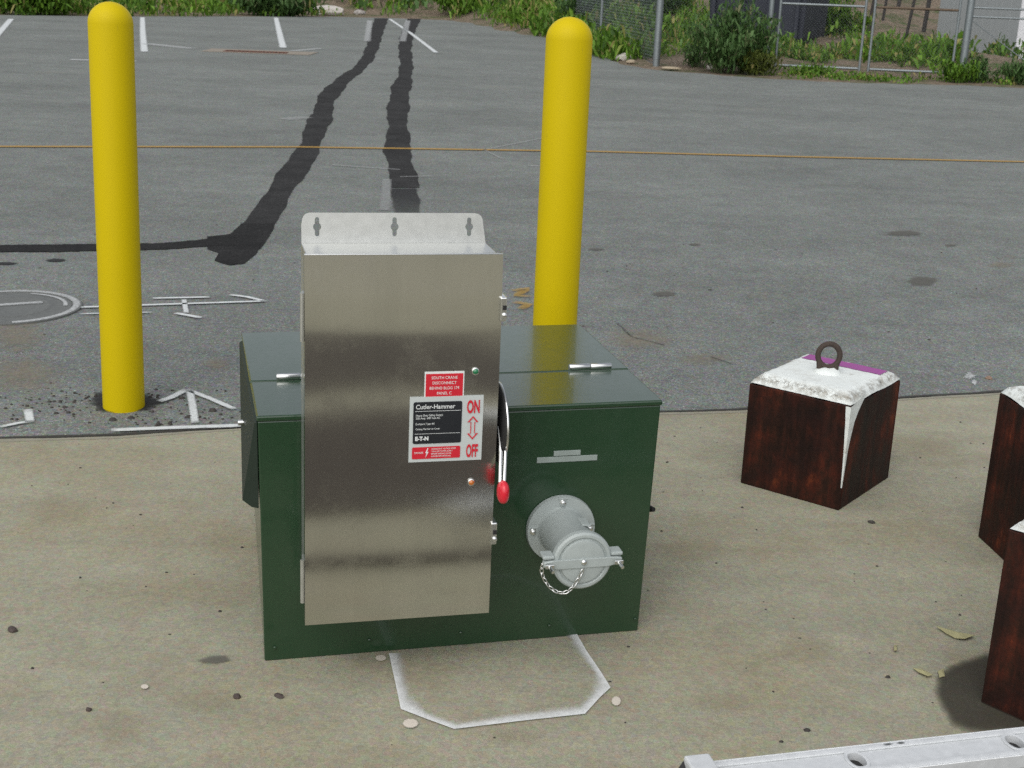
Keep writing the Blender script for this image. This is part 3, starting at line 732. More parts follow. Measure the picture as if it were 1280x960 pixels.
obj("cross_bar", bm_hull([(-.094, -.186, .006), (.094, -.186, .006), (.094, -.186, -.010), (-.094, -.186, -.010), (-.07, -.205, .010), (.07, -.205, .010), (-.060, -.205, -.014), (.060, -.205, -.014), (-.094, -.203, .005), (.094, -.203, .005), (.094, -.203, -.007), (-.094, -.203, -.007)], .002), M_GREY, cap)
for s in (-1, 1):
    lg = obj("lug", bm_box((s * .082 - .014, -.200, .010), (s * .082 + .014, -.165, .019), .003), M_GREY, rec)
    eb = obj("swing_bolt", bm_tube([(s * .083, -.165, 0.002), (s * .083, -.212, -.002), (s * .083 + .003, -.232, -.006)], .0042, 10), M_CHROME, rec, smooth=True)
    obj("wing_nut", bm_hull([(s * .083 - .011, -.214, -.006), (s * .083 + .011, -.214, -.006), (s * .083 - .011, -.214, .004), (s * .083 + .011, -.214, .004), (s * .083 - .006, -.206, -.007), (s * .083 + .006, -.206, -.007), (s * .083 - .006, -.206, .005), (s * .083 + .006, -.206, .005)], .0015), M_CHROME, eb)
obj("centre_screw", bm_lathe([(.0065, .203), (.0065, .207), (.004, .2095), (0, .2100)], 12, '-y', (0, -.002, .002)), M_CHROME, cap, smooth=True)
cpts = [Vector(p) for p in ((-.094, -.195, -.002), (-.097, -.190, -.018), (-.090, -.193, -.040), (-.078, -.195, -.058), (-.062, -.198, -.072), (-.046, -.203, -.0745), (-.030, -.206, -.068), (-.018, -.208, -.050), (-.008, -.2105, -.028), (0, -.2115, -.004))]
dens = []
for a_, b_ in zip(cpts, cpts[1:]):
    for k in range(12): dens.append(a_.lerp(b_, k / 12))
acc = 0; last = dens[0]; i_ = 0; marks = [dens[0]]
for p in dens[1:]:
    acc += (p - last).length; last = p
    if acc >= .0120: marks.append(p); acc = 0
me_link = None
ch = obj("chain", bm_tube([cpts[0] + Vector((.004 * math.cos(t), 0, .004 * math.sin(t))) for t in np.linspace(0, 2 * PI, 10)[:-1]], .0012, 6, closed=True), M_CHROME, cap, smooth=True)
for k, (a_, b_) in enumerate(zip(marks, marks[1:])):
    if me_link is None:
        L = [Vector((.0082 * math.cos(t), .0040 * math.sin(t), 0)) for t in np.linspace(0, 2 * PI, 13)[:-1]]
        o = obj("link", bm_tube(L, .0015, 6, closed=True), M_CHROME, ch, smooth='all'); me_link = o.data
    else:
        o = bpy.data.objects.new("link", me_link); COL.objects.link(o); o.parent = ch
    d = (b_ - a_).normalized(); q = d.to_track_quat('X', 'Z') @ Matrix.Rotation(PI / 2 * (k % 2) + .5, 3, 'X').to_quaternion()
    o.location = (a_ + b_) / 2; o.rotation_euler = q.to_euler()

# ------------------------------------------------------------------ counterweight blocks
def block(corner, xdir, wx, dy, h, label, tape=False, eye=True, seed=1):
    random.seed(seed)
    ang = math.atan2(xdir[1], xdir[0])
    t = thing("counterweight", label, "weight block", (corner[0], corner[1], .004), ang, "rusty counterweight blocks with white tops")
    th = .008
    for nm, lo, hi in (("steel_plate", (0, 0, 0), (wx, th, h)), ("steel_plate", (0, dy - th, 0), (wx, dy, h)), ("steel_plate", (.0005, th + .0005, 0), (th, dy - th - .0005, h - .001)), ("steel_plate", (wx - th, th + .0005, 0), (wx - .0005, dy - th - .0005, h - .001))):
        b = bm_box(lo, hi, .0034, 2)
        bmesh.ops.subdivide_edges(b, edges=[e for e in b.edges if e.calc_length() > .2], cuts=6, use_grid_fill=True)
        for v in b.verts:
            if v.co.z > h - .01: v.co.z += random.uniform(-.0045, .001)
            elif v.co.z > .01: v.co.z += random.uniform(-.002, .002)
        obj(nm, b, M_RUST, t)
    # cast concrete with a rough crowned top
    n = 30; b = bmesh.new(); lay = b.verts.layers.float.new('tint'); rows = []
    for j in range(n + 1):
        row = []
        for i in range(n + 1):
            u, v_ = i / n, j / n; e = min(u, 1 - u, v_, 1 - v_)
            x = .0028 + u * (wx - .0056); y = .0028 + v_ * (dy - .0056)
            k = min(1, e / .085); z = h + .0022 + .031 * k ** .62 + random.uniform(-.0025, .0025) * (1.0 if .05 < k < .95 else .15)
            vv = b.verts.new((x, y, z + .0025 * math.sin(31 * x + 3 * seed) * math.sin(27 * y + seed) * (.8 if k < .98 else .1))); vv[lay] = max(0.0, 1 - abs(k - .45) / .55); row.append(vv)
        rows.append(row)
    for j in range(n):
        for i in range(n): b.faces.new((rows[j][i], rows[j][i + 1], rows[j + 1][i + 1], rows[j + 1][i]))
    top = obj("concrete_top", b, M_CAP, t, smooth='all')
    # paint run down the near corner
    dr = bmesh.new()
    prof = [(h - .002, .105, .016), (h - .028, .066, .014), (h - .06, .042, .011), (h - .10, .026, .009), (h - .15, .015, .006), (h - .20, .008, .004), (h - .27, .003, .002)]
    rr = []
    for z, a_, c_ in prof:
        a_ *= random.uniform(.85, 1.1)
        rr.append([dr.verts.new((wx - c_, -.0012, z)), dr.verts.new((wx + .0012, -.0012, z)), dr.verts.new((wx + .0012, a_, z + (.02 if z > h - .01 else 0)))])
    for A, B in zip(rr, rr[1:]):
        for k in range(2): dr.faces.new((A[k], A[k + 1], B[k + 1], B[k]))
    obj("paint_run", dr, M_CAP, t)
    if eye:
        cx, cy, ez = wx * .50, dy * .50, h + .031
        # shank, shoulders and oval eye of forged bar
        R_, r_ = .035, .0092
        dirx = Vector((math.cos(-ang - .12), math.sin(-ang - .12), 0))
        L = [Vector((cx, cy, ez + .058)) + dirx * (R_ * math.sin(t_)) + Vector((0, 0, R_ * 1.12 * math.cos(t_))) for t_ in np.linspace(0, 2 * PI, 25)[:-1]]
        ey = obj("lifting_eye", bm_tube(L, r_, 10, closed=True), M_EYE, t, smooth='all')
        obj("shank", merge(bm_tube([Vector((cx, cy, ez - .02)) - dirx * .020, Vector((cx, cy, ez + .035)) - dirx * .028], [.012, .010], 10), bm_tube([Vector((cx, cy, ez - .02)) + dirx * .020, Vector((cx, cy, ez + .035)) + dirx * .028], [.012, .010], 10)), M_EYE, ey, smooth=True)
        col = bm_lathe([(.046, -.008), (.043, .006), (.034, .014), (.02, .018), (0, .018)], 18, 'z', (cx, cy, ez))
        for v in col.verts: v.co += Vector((random.uniform(-.003, .003), random.uniform(-.003, .003), random.uniform(-.002, .002)))
        obj("collar", col, M_CAP, ey, smooth='all')
    if tape:
        b = bmesh.new(); rows = []
        for i in range(16):
            x = .040 + (wx - .072) * i / 15; w_ = .066
            rows.append([b.verts.new((x, dy - .042 - w_ + random.uniform(-.002, .002), h + .0350)), b.verts.new((x, dy - .042 + random.uniform(-.002, .002), h + .0338))])
        for A, B in zip(rows, rows[1:]): b.faces.new((A[0], A[1], B[1], B[0]))
        o = obj("purple_tape", b, M_PURPLE, t); o['label'] = "purple strip along the back edge"
    return t
block((.771, 4.150), (.28, -.213), .352, .394, .348, "rusty cube weight with purple stripe and iron eye on its white top", tape=True, seed=3)
block((1.44, 3.773), (.113, -.994), .40, .40, .462, "tall rusty weight block cut off by the right edge, farther from the ladder", seed=5)
block((1.126, 2.78), (.67, -.74), .40, .40, .442, "tall rusty weight block standing in the dark patch, nearest to the ladder", seed=8)

# ------------------------------------------------------------------ ladder lying on its side
la = math.atan2(2.108 - 1.96, .9375 - .36)
LZ = .345
p0 = G(872, 951, LZ)
ldr = thing("ladder", "aluminium ladder resting on its side along the bottom right corner", "ladder", (p0.x, p0.y, .004), la)
Ll, dep = 3.2, .082
hx = G(1072, 955, LZ - .01); first = (Vector((hx.x, hx.y, 0)) - Vector((p0.x, p0.y, 0))).dot(Vector((math.cos(la), math.sin(la), 0)))
def dshape(k, c): return [(c + k * .0165 * (abs(math.cos(t)) ** .7) * (1 if math.cos(t) >= 0 else -1), k * .0235 * math.sin(t)) for t in np.linspace(0, 2 * PI, 25)[:-1]]
def rail(z, sgn):
    b = bmesh.new(); L = [[(0, -dep), (Ll, -dep), (Ll, 0), (0, 0)]] + [[(x, y - dep / 2) for x, y in dshape(1.06, first + q * .3048)] for q in range(9) if first + q * .3048 < Ll - .1]
    me = sheet2d("web", L, .0036); b.from_mesh(me); bpy.data.meshes.remove(me)
    bmesh.ops.translate(b, verts=b.verts[:], vec=(0, 0, z))
    for y0, y1 in ((-.0028, .0), (-dep, -dep + .0028)):
        b = bm_box((0, y0 - .0002, z - .013 - .008 * sgn), (Ll, y1 + .0002, z + .013 - .008 * sgn), .0008, 1, b)
    for y0, y1 in ((-.017, -.0032), (-dep + .0032, -dep + .017)):
        b = bm_box((0, y0, z + sgn * .0042 - .0020), (Ll, y1, z + sgn * .0042 + .0012), .0010, 2, b)
    return b
rt = obj("rail", rail(LZ - .012, 1), M_ALU, ldr, smooth=True)
rb = obj("rail", rail(.018, -1), M_ALU, ldr, smooth=True)
for i in range(9):
    c = first + i * .3048
    if c > Ll - .1: break
    # hollow rung: an open tube through the web, flared at its end
    b = bmesh.new(); o1 = dshape(1.0, c); o2 = dshape(.86, c)
    def ring(l, z): return [b.verts.new((x, y - dep / 2, z)) for x, y in l]
    zt, zb = LZ - .0065, .020
    A = ring(dshape(1.16, c), zt - .0028); B_ = ring(dshape(1.12, c), zt); C_ = ring(o2, zt - .001); D_ = ring(o2, zb); E_ = ring(o1, zb); F_ = ring(o1, zt - .0045)
    for P, Q in ((F_, A), (A, B_), (B_, C_), (C_, D_), (D_, E_), (E_, F_)):
        for k in range(24):
            l = (k + 1) % 24; b.faces.new((P[k], P[l], Q[l], Q[k]))
    rg = obj("rung", b, M_ALU, ldr, smooth=True)
    obj("bore_shade", sheet2d("bore_shade", [dshape(.85, c)], .001), M_DARK, rg, loc=(0, -dep / 2, LZ - .022))  # black disc stands in for the shade deep inside the hollow rung
obj("end_cap", bm_box((-.024, -dep - .003, LZ - .030), (.022, .006, LZ + .006), .004), M_ALU, ldr)
obj("end_cap", bm_box((-.024, -dep - .003, .0), (.022, .006, .034), .004), M_ALU, ldr)
obj("cap_spur", bm_hull([(-.024, .003, LZ - .016), (-.024, -.02, LZ - .016), (-.024, .003, LZ - .002), (-.040, -.004, LZ - .020)]), M_DARK, ldr)
M_SCUFF = mat_fade("dark_scuff", (0.05, 0.055, 0.055), .4)
def local_blot(x, y, rx, ry, z):
    b = bmesh.new(); lay = b.verts.layers.float.new('fade'); m_ = b.verts.new((x, y, z)); m_[lay] = 1
    A = [b.verts.new((x + rx * math.cos(t) * random.uniform(.7, 1.2), y + ry * math.sin(t) * random.uniform(.7, 1.2), z)) for t in np.linspace(0, 2 * PI, 13)[:-1]]
    for v in A: v[lay] = .2
    for k in range(12): b.faces.new((m_, A[k], A[(k + 1) % 12]))
    return b
for dx in (.075, .100): obj("scuff", local_blot(first + dx, -.0095, .010, .004, LZ - .0058), M_SCUFF, rt)

# ------------------------------------------------------------------ manhole, drain
mh = thing("manhole_cover", "round iron manhole cover with white spray marks at the left edge", "manhole", (-2.385, 6.075, .004))
obj("frame_ring", bm_lathe([(.335, -.004), (.335, .004), (.300, .005), (.296, -.002)], 56), M_IRON, mh, smooth=True)
obj("lid", bm_lathe([(.290, -.004), (.288, .003), (.275, .004), (.268, .002), (.2, .002), (.195, .004), (.185, .004), (.18, .002), (0, .002)], 56), M_IRON, mh, smooth=True)
mo = Vector((-2.385, 6.075, .004))
def mh_strip(pts, wd, z): 
    o = strip("spray_mark", pts, wd, M_WORN, mh, z, step=.03, fade=(.8, .65)); return o
mh_strip([(.31 * math.cos(t), .31 * math.sin(t)) for t in np.linspace(-1.15, 2.4, 30)], .034, .0062)
mh_strip([(.26 * math.cos(t), .26 * math.sin(t)) for t in np.linspace(.2, 1.5, 12)], .02, .0062)
mh_strip([(-.20, -.07), (-.04, .02), (.13, .10)], .042, .0062)

dc = G(320, 65.5); dang = .06
dr = thing("storm_drain", "rusty storm drain grate set in the far parking bays", "drain", (dc.x, dc.y, .004), dang)
obj("apron", sheet2d("apron", [[(-.95, -.30), (1.0, -.34), (1.1, .55), (-.9, .6)], [(-.58, -.2), (-.58, .2), (.58, .2), (.58, -.2)]], .006), plain("old_concrete_apron", (.24, .21, .17), .9, 0, .3, 10), dr, loc=(0, 0, .002))
obj("frame", sheet2d("frame", [[(-.575, -.195), (.575, -.195), (.575, .195), (-.575, .195)], [(-.53, -.15), (-.53, .15), (.53, .15), (.53, -.15)]], .016), M_RUSTBAR, dr, loc=(0, 0, .003))
obj("pit", bm_box((-.53, -.15, -.02), (.53, .15, -.012)), M_DARK, dr)
gb = None
for i in range(14):
    o = obj("grate_bar", gb if gb else bm_box((-.012, -.149, -.010), (.012, .149, .008)), M_RUSTBAR, dr, loc=(-.49 + .98 * i / 13, 0, 0)); gb = o.data

# ------------------------------------------------------------------ grit, stones, leaf scraps
def chips(name, pts, size, mat, parent=None):
    V = []; Fc = []
    for (x, y, z0) in pts:
        r = size * math.exp(random.gauss(0, .45)); k = len(V); ph = random.random() * 6.3
        sx, sy, sz = r * random.uniform(.7, 1.4), r * random.uniform(.6, 1.0), r * random.uniform(.4, .8)
        for i in range(5):
            a = ph + i * 2 * PI / 5; V.append((x + sx * math.cos(a), y + sy * math.sin(a), z0)); 
        for i in range(5):
            a = ph + .4 + i * 2 * PI / 5; V.append((x + .6 * sx * math.cos(a), y + .6 * sy * math.sin(a), z0 + sz))
        V.append((x, y, z0 + sz * 1.15))
        for i in range(5):
            j = (i + 1) % 5
            Fc += [(k + i, k + j, k + 5 + j), (k + i, k + 5 + j, k + 5 + i), (k + 5 + i, k + 5 + j, k + 10)]
    return mesh_np(name, V, Fc, mat, parent=parent)
pts = []
while len(pts) < 430:
    x, y = random.uniform(-2.6, 2.4), random.uniform(1.2, 5.0)
    if y < 4.35 + .21 * (x + 1.7) - .02: pts.append((x, y, .004))
stuff(chips("grit", pts, .0032, M_CHIP))
pts = []
while len(pts) < 380:
    x, y = random.uniform(-3.5, 3.5), random.uniform(4.0, 9.0)
    if y > 4.45 + .21 * (x + 1.7): pts.append((x, y, 0))
stuff(chips("loose_gravel", pts, .003, M_CHIP))
pts = []
for i in range(240):
    a = random.random() * 6.3; r = random.gauss(.22, .09); pts.append((-1.44 + r * 1.5 * math.cos(a), 4.70 + r * .7 * math.sin(a), .001))
stuff(chips("loose_tar_crumbs", pts, .0045, M_CHIP))
def stone(px, py, r, label, mat=M_STONE, sq=.7, z=0.0, group=None, nm="stone", cat="stone", at=None):
    p = at if at else G(px, py); b = bmesh.new(); bmesh.ops.create_icosphere(b, subdivisions=2, radius=r)
    ax = Vector((random.uniform(.8, 1.5), random.uniform(.7, 1.0), sq))
    for v in b.verts:
        n = 1 + .22 * math.sin(v.co.x / r * 3 + px) * math.cos(v.co.y / r * 2.5 + py) + random.uniform(-.09, .09)
        v.co = Vector((v.co.x * ax.x, v.co.y * ax.y, v.co.z * ax.z)) * n; v.co.z = max(v.co.z, -r * sq * .35)
    o = obj(nm, b, mat); o.location = (p.x, p.y, z + r * sq * .33); o.rotation_euler = (0, 0, random.uniform(-.6, .6)); tag(o, label, cat, group); return o
M_PEB = plain("brown_pebble", (.06, .045, .04), .8, 0, .3, 60)
stone(16, 790, .014, "elongated dark pebble on the concrete at the left edge", M_PEB, .5, .004, nm="pebble", cat="pebble")
stone(296, 874, .010, "brown pebble on the concrete below the grey smudge", M_PEB, .8, .004, nm="pebble", cat="pebble")
stone(349, 873, .009, "small brown pebble below the left corner of the cabinet", M_PEB, .7, .004, nm="pebble", cat="pebble")
stone(111, 890, .008, "small dark pebble near the bottom left corner", M_PEB, .7, .004, nm="pebble", cat="pebble")
stone(1089, 655, .009, "small black pebble on the concrete right of the striped weight block", M_CHIP, .7, .004, nm="pebble", cat="pebble")
stone(1236, 474, .017, "light brown stone on asphalt beside white splashes", plain("tan_pebble", (.22, .15, .11), .8), .6, 0, nm="pebble", cat="pebble")
random.seed(11)
stone(779, 75, .17, "largest white rubble stone at the asphalt corner before the fence", M_STONE, .6)
stone(766, 71, .11, "pale rubble stone just left of the largest white stone", M_STONE, .7)
stone(788, 79, .09, "small tan rubble stone just right of the largest white stone", M_SOIL and plain("tan_rubble", (.34, .28, .2), .9, 0, .2), .6)
stone(754, 61, .13, "white stone at the foot of the thin fence post", M_STONE, 1.0)
stone(892, 86.5, .11, "lone pale stone at the road edge in front of the bush", M_STONE, .7)
stone(838, 86, .15, "flat tan stone slab at the foot of the thick fence post", plain("tan_slab", (.36, .30, .21), .9, 0, .2), .22)
stone(408, 18, .42, "pale boulder in the far verge left of the tar strips", M_STONE, .55)
stone(450, 18, .24, "small grey boulder in the far verge above the tar strips", plain("grey_boulder", (.3, .28, .26), .9, 0, .25, 4), .5)
def leaf_scrap(pl, label):
    b = bmesh.new(); P = [G(x, y, .006) for x, y in pl]; c = sum(P, Vector()) / len(P)
    A = [b.verts.new(p + Vector((0, 0, random.uniform(.001, .006)))) for p in P]; m_ = b.verts.new(c + Vector((0, 0, .007)))
    for i in range(len(A)): b.faces.new((A[i], A[(i + 1) % len(A)], m_))
    r = bmesh.ops.extrude_face_region(b, geom=b.faces[:])
    for v in r['geom']:
        if isinstance(v, bmesh.types.BMVert): v.co.z += .0012
    tag(obj("dry_leaf", b, M_DRYLEAF), label, "leaf")
leaf_scrap([(1170, 785), (1184, 787), (1196, 792), (1210, 794), (1218, 797), (1206, 801), (1194, 799), (1182, 793)], "long pale dry leaf scrap on concrete left of the nearest weight")
leaf_scrap([(1141, 836), (1152, 838), (1166, 846), (1160, 848), (1148, 842)], "thin pale leaf scrap at the edge of the dark patch")
leaf_scrap([(1117, 808), (1121, 807), (1121, 815), (1117, 816)], "tiny yellow leaf scrap on bare concrete before the dark patch")
leaf_scrap([(1172, 840), (1179, 838), (1181, 846), (1174, 848)], "small yellow leaf lying inside the dark patch")

# ------------------------------------------------------------------ fence and gates
def link_mesh(A, B, z0, z1, name, parent, pitch=.062, rad=.0032):
    """woven wire diamonds, every wire a real strand"""
    A, B = Vector(A), Vector(B); L = (B - A).length; d = (B - A) / L; n = Vector((-d.y, d.x, 0))
    nw = int(L / pitch); ns = int((z1 - z0) / (pitch / 2)); V = []; Fc = []
    for i in range(nw):
        idx = []
        for k in range(ns + 1):
            x = (i + (1.02 if k % 2 else -.02)) * pitch; z = z0 + k * pitch / 2
            c = A + d * x + n * (.002 if k % 2 else -.002); c.z = z; j = len(V)
            V += [c + d * rad, c - d * rad * .5 + n * rad * .87, c - d * rad * .5 - n * rad * .87]; idx.append(j)
        for p, q in zip(idx, idx[1:]):
            for s in range(3): Fc.append((p + s, p + (s + 1) % 3, q + (s + 1) % 3, q + s))
    o = mesh_np(name, V, Fc, M_GALV, parent=parent); stuff(o); return o
def cyl(a, b_, r, n=12): return bm_tube([a, b_], r, n)
M_RAILR = plain("rusting_rail", (.13, .095, .065), .7, .4, .3, 12)
PA, PD = Vector((2.49, 25.9, -.03)), Vector((8.05, 25.25, -.03))
dirf = (PD - PA).normalized()
def onf(px, up=0.0):   # point of the fence line seen at this column of the photograph
    best = min(np.linspace(0, 1.5, 1501), key=lambda t: abs(_px(PA + (PD - PA) * t) - px)); q = PA + (PD - PA) * best; return Vector((q.x, q.y, up))
def _px(P):
    d = P - Vector((0, 0, CAMH)); return 640 + FPX * d.dot(Rv) / d.dot(Fv)
FH = 2.1
# left return of the fence
PB = Vector((1.72, 31.6, -.03)); PBB = Vector((1.05, 36.5, -.03))
fen = thing("chain_link_fence", "chain link fence running back from the thick corner post", "fence", (PA.x, PA.y, 0))
def rel(p): return Vector((p.x - PA.x, p.y - PA.y, p.z))
def post(t, p, r, par0, nm="post", h=FH):
    q = rel(p) if par0 is None else Vector((p.x - par0.x, p.y - par0.y, 0)); 
    o = obj(nm, cyl((q.x, q.y, -.1), (q.x, q.y, h), r), M_GALV, t, smooth=True); return o
post(fen, PA, .066, None); post(fen, PB, .032, None); post(fen, PBB, .032, None)
obj("top_rail", cyl(rel(PA) + Vector((0, 0, FH)), rel(PBB) + Vector((0, 0, FH)), .022), M_GALV, fen, smooth=True)
link_mesh(rel(PA), rel(PBB), 0.02, FH, "wire_mesh", fen)
obj("tension_band", bm_lathe([(.070, 0), (.070, .03)], 16, 'z', (0, 0, .12)), M_GALV, fen, smooth=True)
PG = onf(957)
fen2 = thing("chain_link_fence", "chain link fence panel behind the bush, between corner post and gate", "fence", (PA.x, PA.y, 0))
q = rel(PG); off = rel(PA) + dirf * .07; off.z = 0
link_mesh(off, Vector((q.x, q.y, 0)), 0.02, FH, "wire_mesh", fen2)
post(fen2, PG, .045, None)
obj("mid_rail", cyl(off + Vector((0, 0, 2.05)), (q.x, q.y, 2.05), .02), M_GALV, fen2, smooth=True)
for z in (.5, 1.0): obj("tension_band", bm_lathe([(.05, 0), (.05, .03)], 16, 'z', (q.x, q.y, z)), M_GALV, fen2, smooth=True)
def gate(x0, x1, label, rust):
    a, c = onf(x0), onf(x1); L = (c - a).length
    t = thing("gate_leaf", label, "gate", (a.x, a.y, .05), math.atan2(c.y - a.y, c.x - a.x), "pair of chain link gate leaves")
    for x in (0, L): obj("stile", cyl((x, 0, .02), (x, 0, 2.0), .024), M_GALV, t, smooth=True)
    obj("bottom_rail", cyl((.026, 0, .06), (L - .026, 0, .06), .024), M_GALV, t, smooth=True)
    obj("mid_rail", cyl((.026, 0, 1.17), (L - .026, 0, 1.17), .022), M_RAILR if rust else M_GALV, t, smooth=True)
    obj("top_rail", cyl((.026, 0, 1.98), (L - .026, 0, 1.98), .022), M_GALV, t, smooth=True)
    link_mesh((.03, .012, 0), (L - .03, .012, 0), .06, 1.98, "wire_mesh", t)
    obj("latch_band", bm_lathe([(.032, 0), (.032, .05)], 14, 'z', (L, 0, 1.0)), M_GALV, t, smooth=True)
    return t
gate(968, 1073, "left chain link gate leaf beside the bush, with grey frame", False)
gate(1084, 1188, "right chain link gate leaf with a rusty middle rail", True)
PE = onf(1201); PF = PA + (PD - PA) * 1.75
fen3 = thing("chain_link_fence", "chain link fence section before the pale shed, right of the gate", "fence", (PE.x, PE.y, 0))
def rel3(p, z=0): return Vector((p.x - PE.x, p.y - PE.y, z))
obj("post", cyl((0, 0, -.1), (0, 0, FH), .068), M_GALV, fen3, smooth=True)
obj("post", cyl(rel3(PF, -.1), rel3(PF, FH), .04), M_GALV, fen3, smooth=True)
for z in (1.28, 1.12): obj("rail", cyl(dirf * .06 + Vector((0, 0, z)), rel3(PF, z), .018), M_GALV, fen3, smooth=True)
obj("truss_rod", cyl(Vector((0, 0, 1.05)) + dirf * .06, dirf * 1.55 + Vector((0, 0, .08)), .008), M_GALV, fen3, smooth=True)
link_mesh(dirf * .06, rel3(PF), .03, FH, "wire_mesh", fen3)

# ------------------------------------------------------------------ behind the fence
nv = thing("steel_bin", "dark navy steel bin behind the fence and bush", "bin", (4.55, 34.3, terrain_z(5.5, 34) + .02), -.45)
obj("body", bm_hull([(0, 0, .12), (2.35, 0, .12), (2.35, 2.2, .12), (0, 2.2, .12), (-.08, -.05, 1.9), (2.43, -.05, 1.9), (2.43, 2.25, 1.9), (-.08, 2.25, 1.9)], .03), M_NAVY, nv)
for x in (.1, .85, 1.5, 2.2): obj("rib", bm_box((x - .05, -.12, .15), (x + .05, -.02, 1.86), .01, 1), M_NAVY, nv)
for x in (.15, 2.1): obj("skid", bm_box((x, -.02, -.1), (x + .14, 2.2, .118)), M_NAVY, nv)
S1, S2 = G(1168, 62), G(1266, 81)
sa = math.atan2(S2.y - S1.y, S2.x - S1.x); SL = (S2 - S1).length
sh = thing("shed", "pale grey trailer shed with a small sign, behind the fence at far right", "shed", (S1.x, S1.y, 0), sa)
for i in range(int(SL / .62) + 1):
    x0, x1 = i * .62, min(SL, i * .62 + .612)
    if x1 - x0 > .05: obj("wall_panel", bm_box((x0, 0, .12), (x1, .03, 3.0), .006, 1), M_SHEDSHADE, sh)
obj("body", bm_box((0, .031, .10), (SL, 3.6, 3.0)), M_SHEDSHADE, sh)
obj("end_wall", bm_box((SL + .001, 0.0, .12), (SL + .03, 3.6, 3.0)), M_SHEDLIT, sh)
obj("gap_shade", bm_box((.05, .08, -.15), (SL - .05, 3.5, .099)), M_DARK, sh)  # black block stands in for the shaded gap beneath the shed
obj("roof", bm_box((-.1, -.1, 3.002), (SL + .1, 3.7, 3.1), .02), M_SHEDLIT, sh)
# small notice high on the shed wall
rs = (G(1238, 70) - S1).dot(Vector((math.cos(sa), math.sin(sa), 0)))
nt = obj("notice", bm_box((rs - .75, -.02, 1.60), (rs + .55, -.006, 2.0)), M_WHITE, sh)
obj("printed_bar", bm_box((rs - .45, -.024, 1.74), (rs + .3, -.0205, 1.80)), M_BLACK, nt)
random.seed(21)
pole_spots = [((1062, 44), (1072, -6)), ((1083, 52), (1092, -6)), ((1100, 50), (1108, -8)), ((1118, 47), (1124, -8)), ((1130, 56), (1142, -4)), ((1152, 55), (1160, -6))]
for k, (a, c) in enumerate(pole_spots):
    A = G(*a); d = (A - Vector((0, 0, CAMH))).length; Hh = 1.35 + .1 * (k % 3)
    t = tag(obj("leaning_pole", bm_tube([(0, 0, -.2), ((c[0] - a[0]) / FPX * d + .03, .35, Hh + .4)],   .045 + .02 * (k % 2), 8), plain("weathered_wood" if k == 0 else "weathered_wood_%d" % k, (.03, .026, .024), .9)), ["first", "second", "third", "fourth", "fifth", "sixth"][k] + " dark leaning pole from the left, behind the right gate leaf", "pole", "leaning poles by the shed")
    t.location = (A.x, A.y, terrain_z(A.x, A.y))

# ------------------------------------------------------------------ weeds
def blades(P, h, wd, lean=.55, tint=None, curl=.3):
    """leaf blades: tapered, bent quads. P: (n,3) roots; h, wd arrays"""
    n = len(P); ang = rng.uniform(0, 2 * PI, n); l = rng.uniform(.05, lean, n)
    d = np.c_[np.cos(ang), np.sin(ang), np.zeros(n)]; s = np.c_[-np.sin(ang), np.cos(ang), np.zeros(n)]
    # turn the blade's width at random so crowns read from any side
    tw = rng.uniform(0, PI, n); s = s * np.cos(tw)[:, None] + d * np.sin(tw)[:, None]
    mid_ = P + d * (h * l * .35)[:, None] + np.c_[np.zeros(n), np.zeros(n), h * .6]
    tip = P + d * (h * l)[:, None] + np.c_[np.zeros(n), np.zeros(n), h * (1 - curl * l)]
    w2 = (wd / 2)[:, None]
    V = np.stack([P - s * w2 * .5, P + s * w2 * .5, mid_ + s * w2, tip, mid_ - s * w2], 1).reshape(-1, 3)
    k = np.arange(n)[:, None] * 5
    F4 = np.concatenate([k + [0, 1, 2], k + [0, 2, 4], k + [4, 2, 3]], 1).reshape(-1, 3)
    t = np.repeat(tint if tint is not None else rng.uniform(0, 1, n), 5)
    return V, F4, t
TZ = np.vectorize(terrain_z)
def clump_field(n_cl, xf, keep, per, hr, rad, wd, name, mat):
    Vs = []; Fs = []; Ts = []; off = 0; c = 0; tries = 0
    while c < n_cl and tries < n_cl * 20:
        tries += 1; x, y = xf()
        if not keep(x, y): continue
        c += 1; hh = rng.uniform(*hr); n = int(per * rng.uniform(.6, 1.4)); r = rad * rng.uniform(.6, 1.3)
        a = rng.uniform(0, 2 * PI, n); q = r * np.sqrt(rng.uniform(0, 1, n))
        X = x + q * np.cos(a); Yy = y + q * np.sin(a); Z = TZ(X, Yy) - .02
        lift = rng.uniform(0, .55, n) * hh * (1 - (q / r) ** 2 * .7)
        P = np.c_[X, Yy, Z + lift * 1.5]; h = np.maximum(hh * rng.uniform(.18, .45, n), .05)
        tone = np.clip(rng.normal(rng.uniform(.15, .8), .16, n), 0, 1); tone = np.where(rng.uniform(0, 1, n) < (.35 if rng.uniform() < .15 else .06), .97, tone); lsz = rng.uniform(.55, 1.5); h = h * lsz ** .5
        V, F4, t = blades(P, h, wd * lsz * rng.uniform(.6, 1.4, n), 1.25, tone)
        Vs.append(V); Fs.append(F4 + off); Ts.append(t); off += len(V)
    o = mesh_np(name, np.concatenate(Vs), np.concatenate(Fs), mat, np.concatenate(Ts)); return stuff(o)
def edge_y(x):   # far edge of the asphalt
    P = sorted([(p[0], p[1]) for p in [(G(*q).x, G(*q).y) for q in [(0, 19), (150, 20.5), (300, 20.5), (420, 21), (500, 23), (555, 25), (600, 30), (650, 39), (700, 51), (745, 68), (775, 81), (830, 88), (960, 99), (1280, 110)]]])
    return float(np.interp(x, [p[0] for p in P], [p[1] for p in P]))
nz = lambda x, y: .5 + .28 * math.sin(x * .9 + 1.3 * math.sin(y * .5)) + .22 * math.sin(y * 1.1 - x * .6)
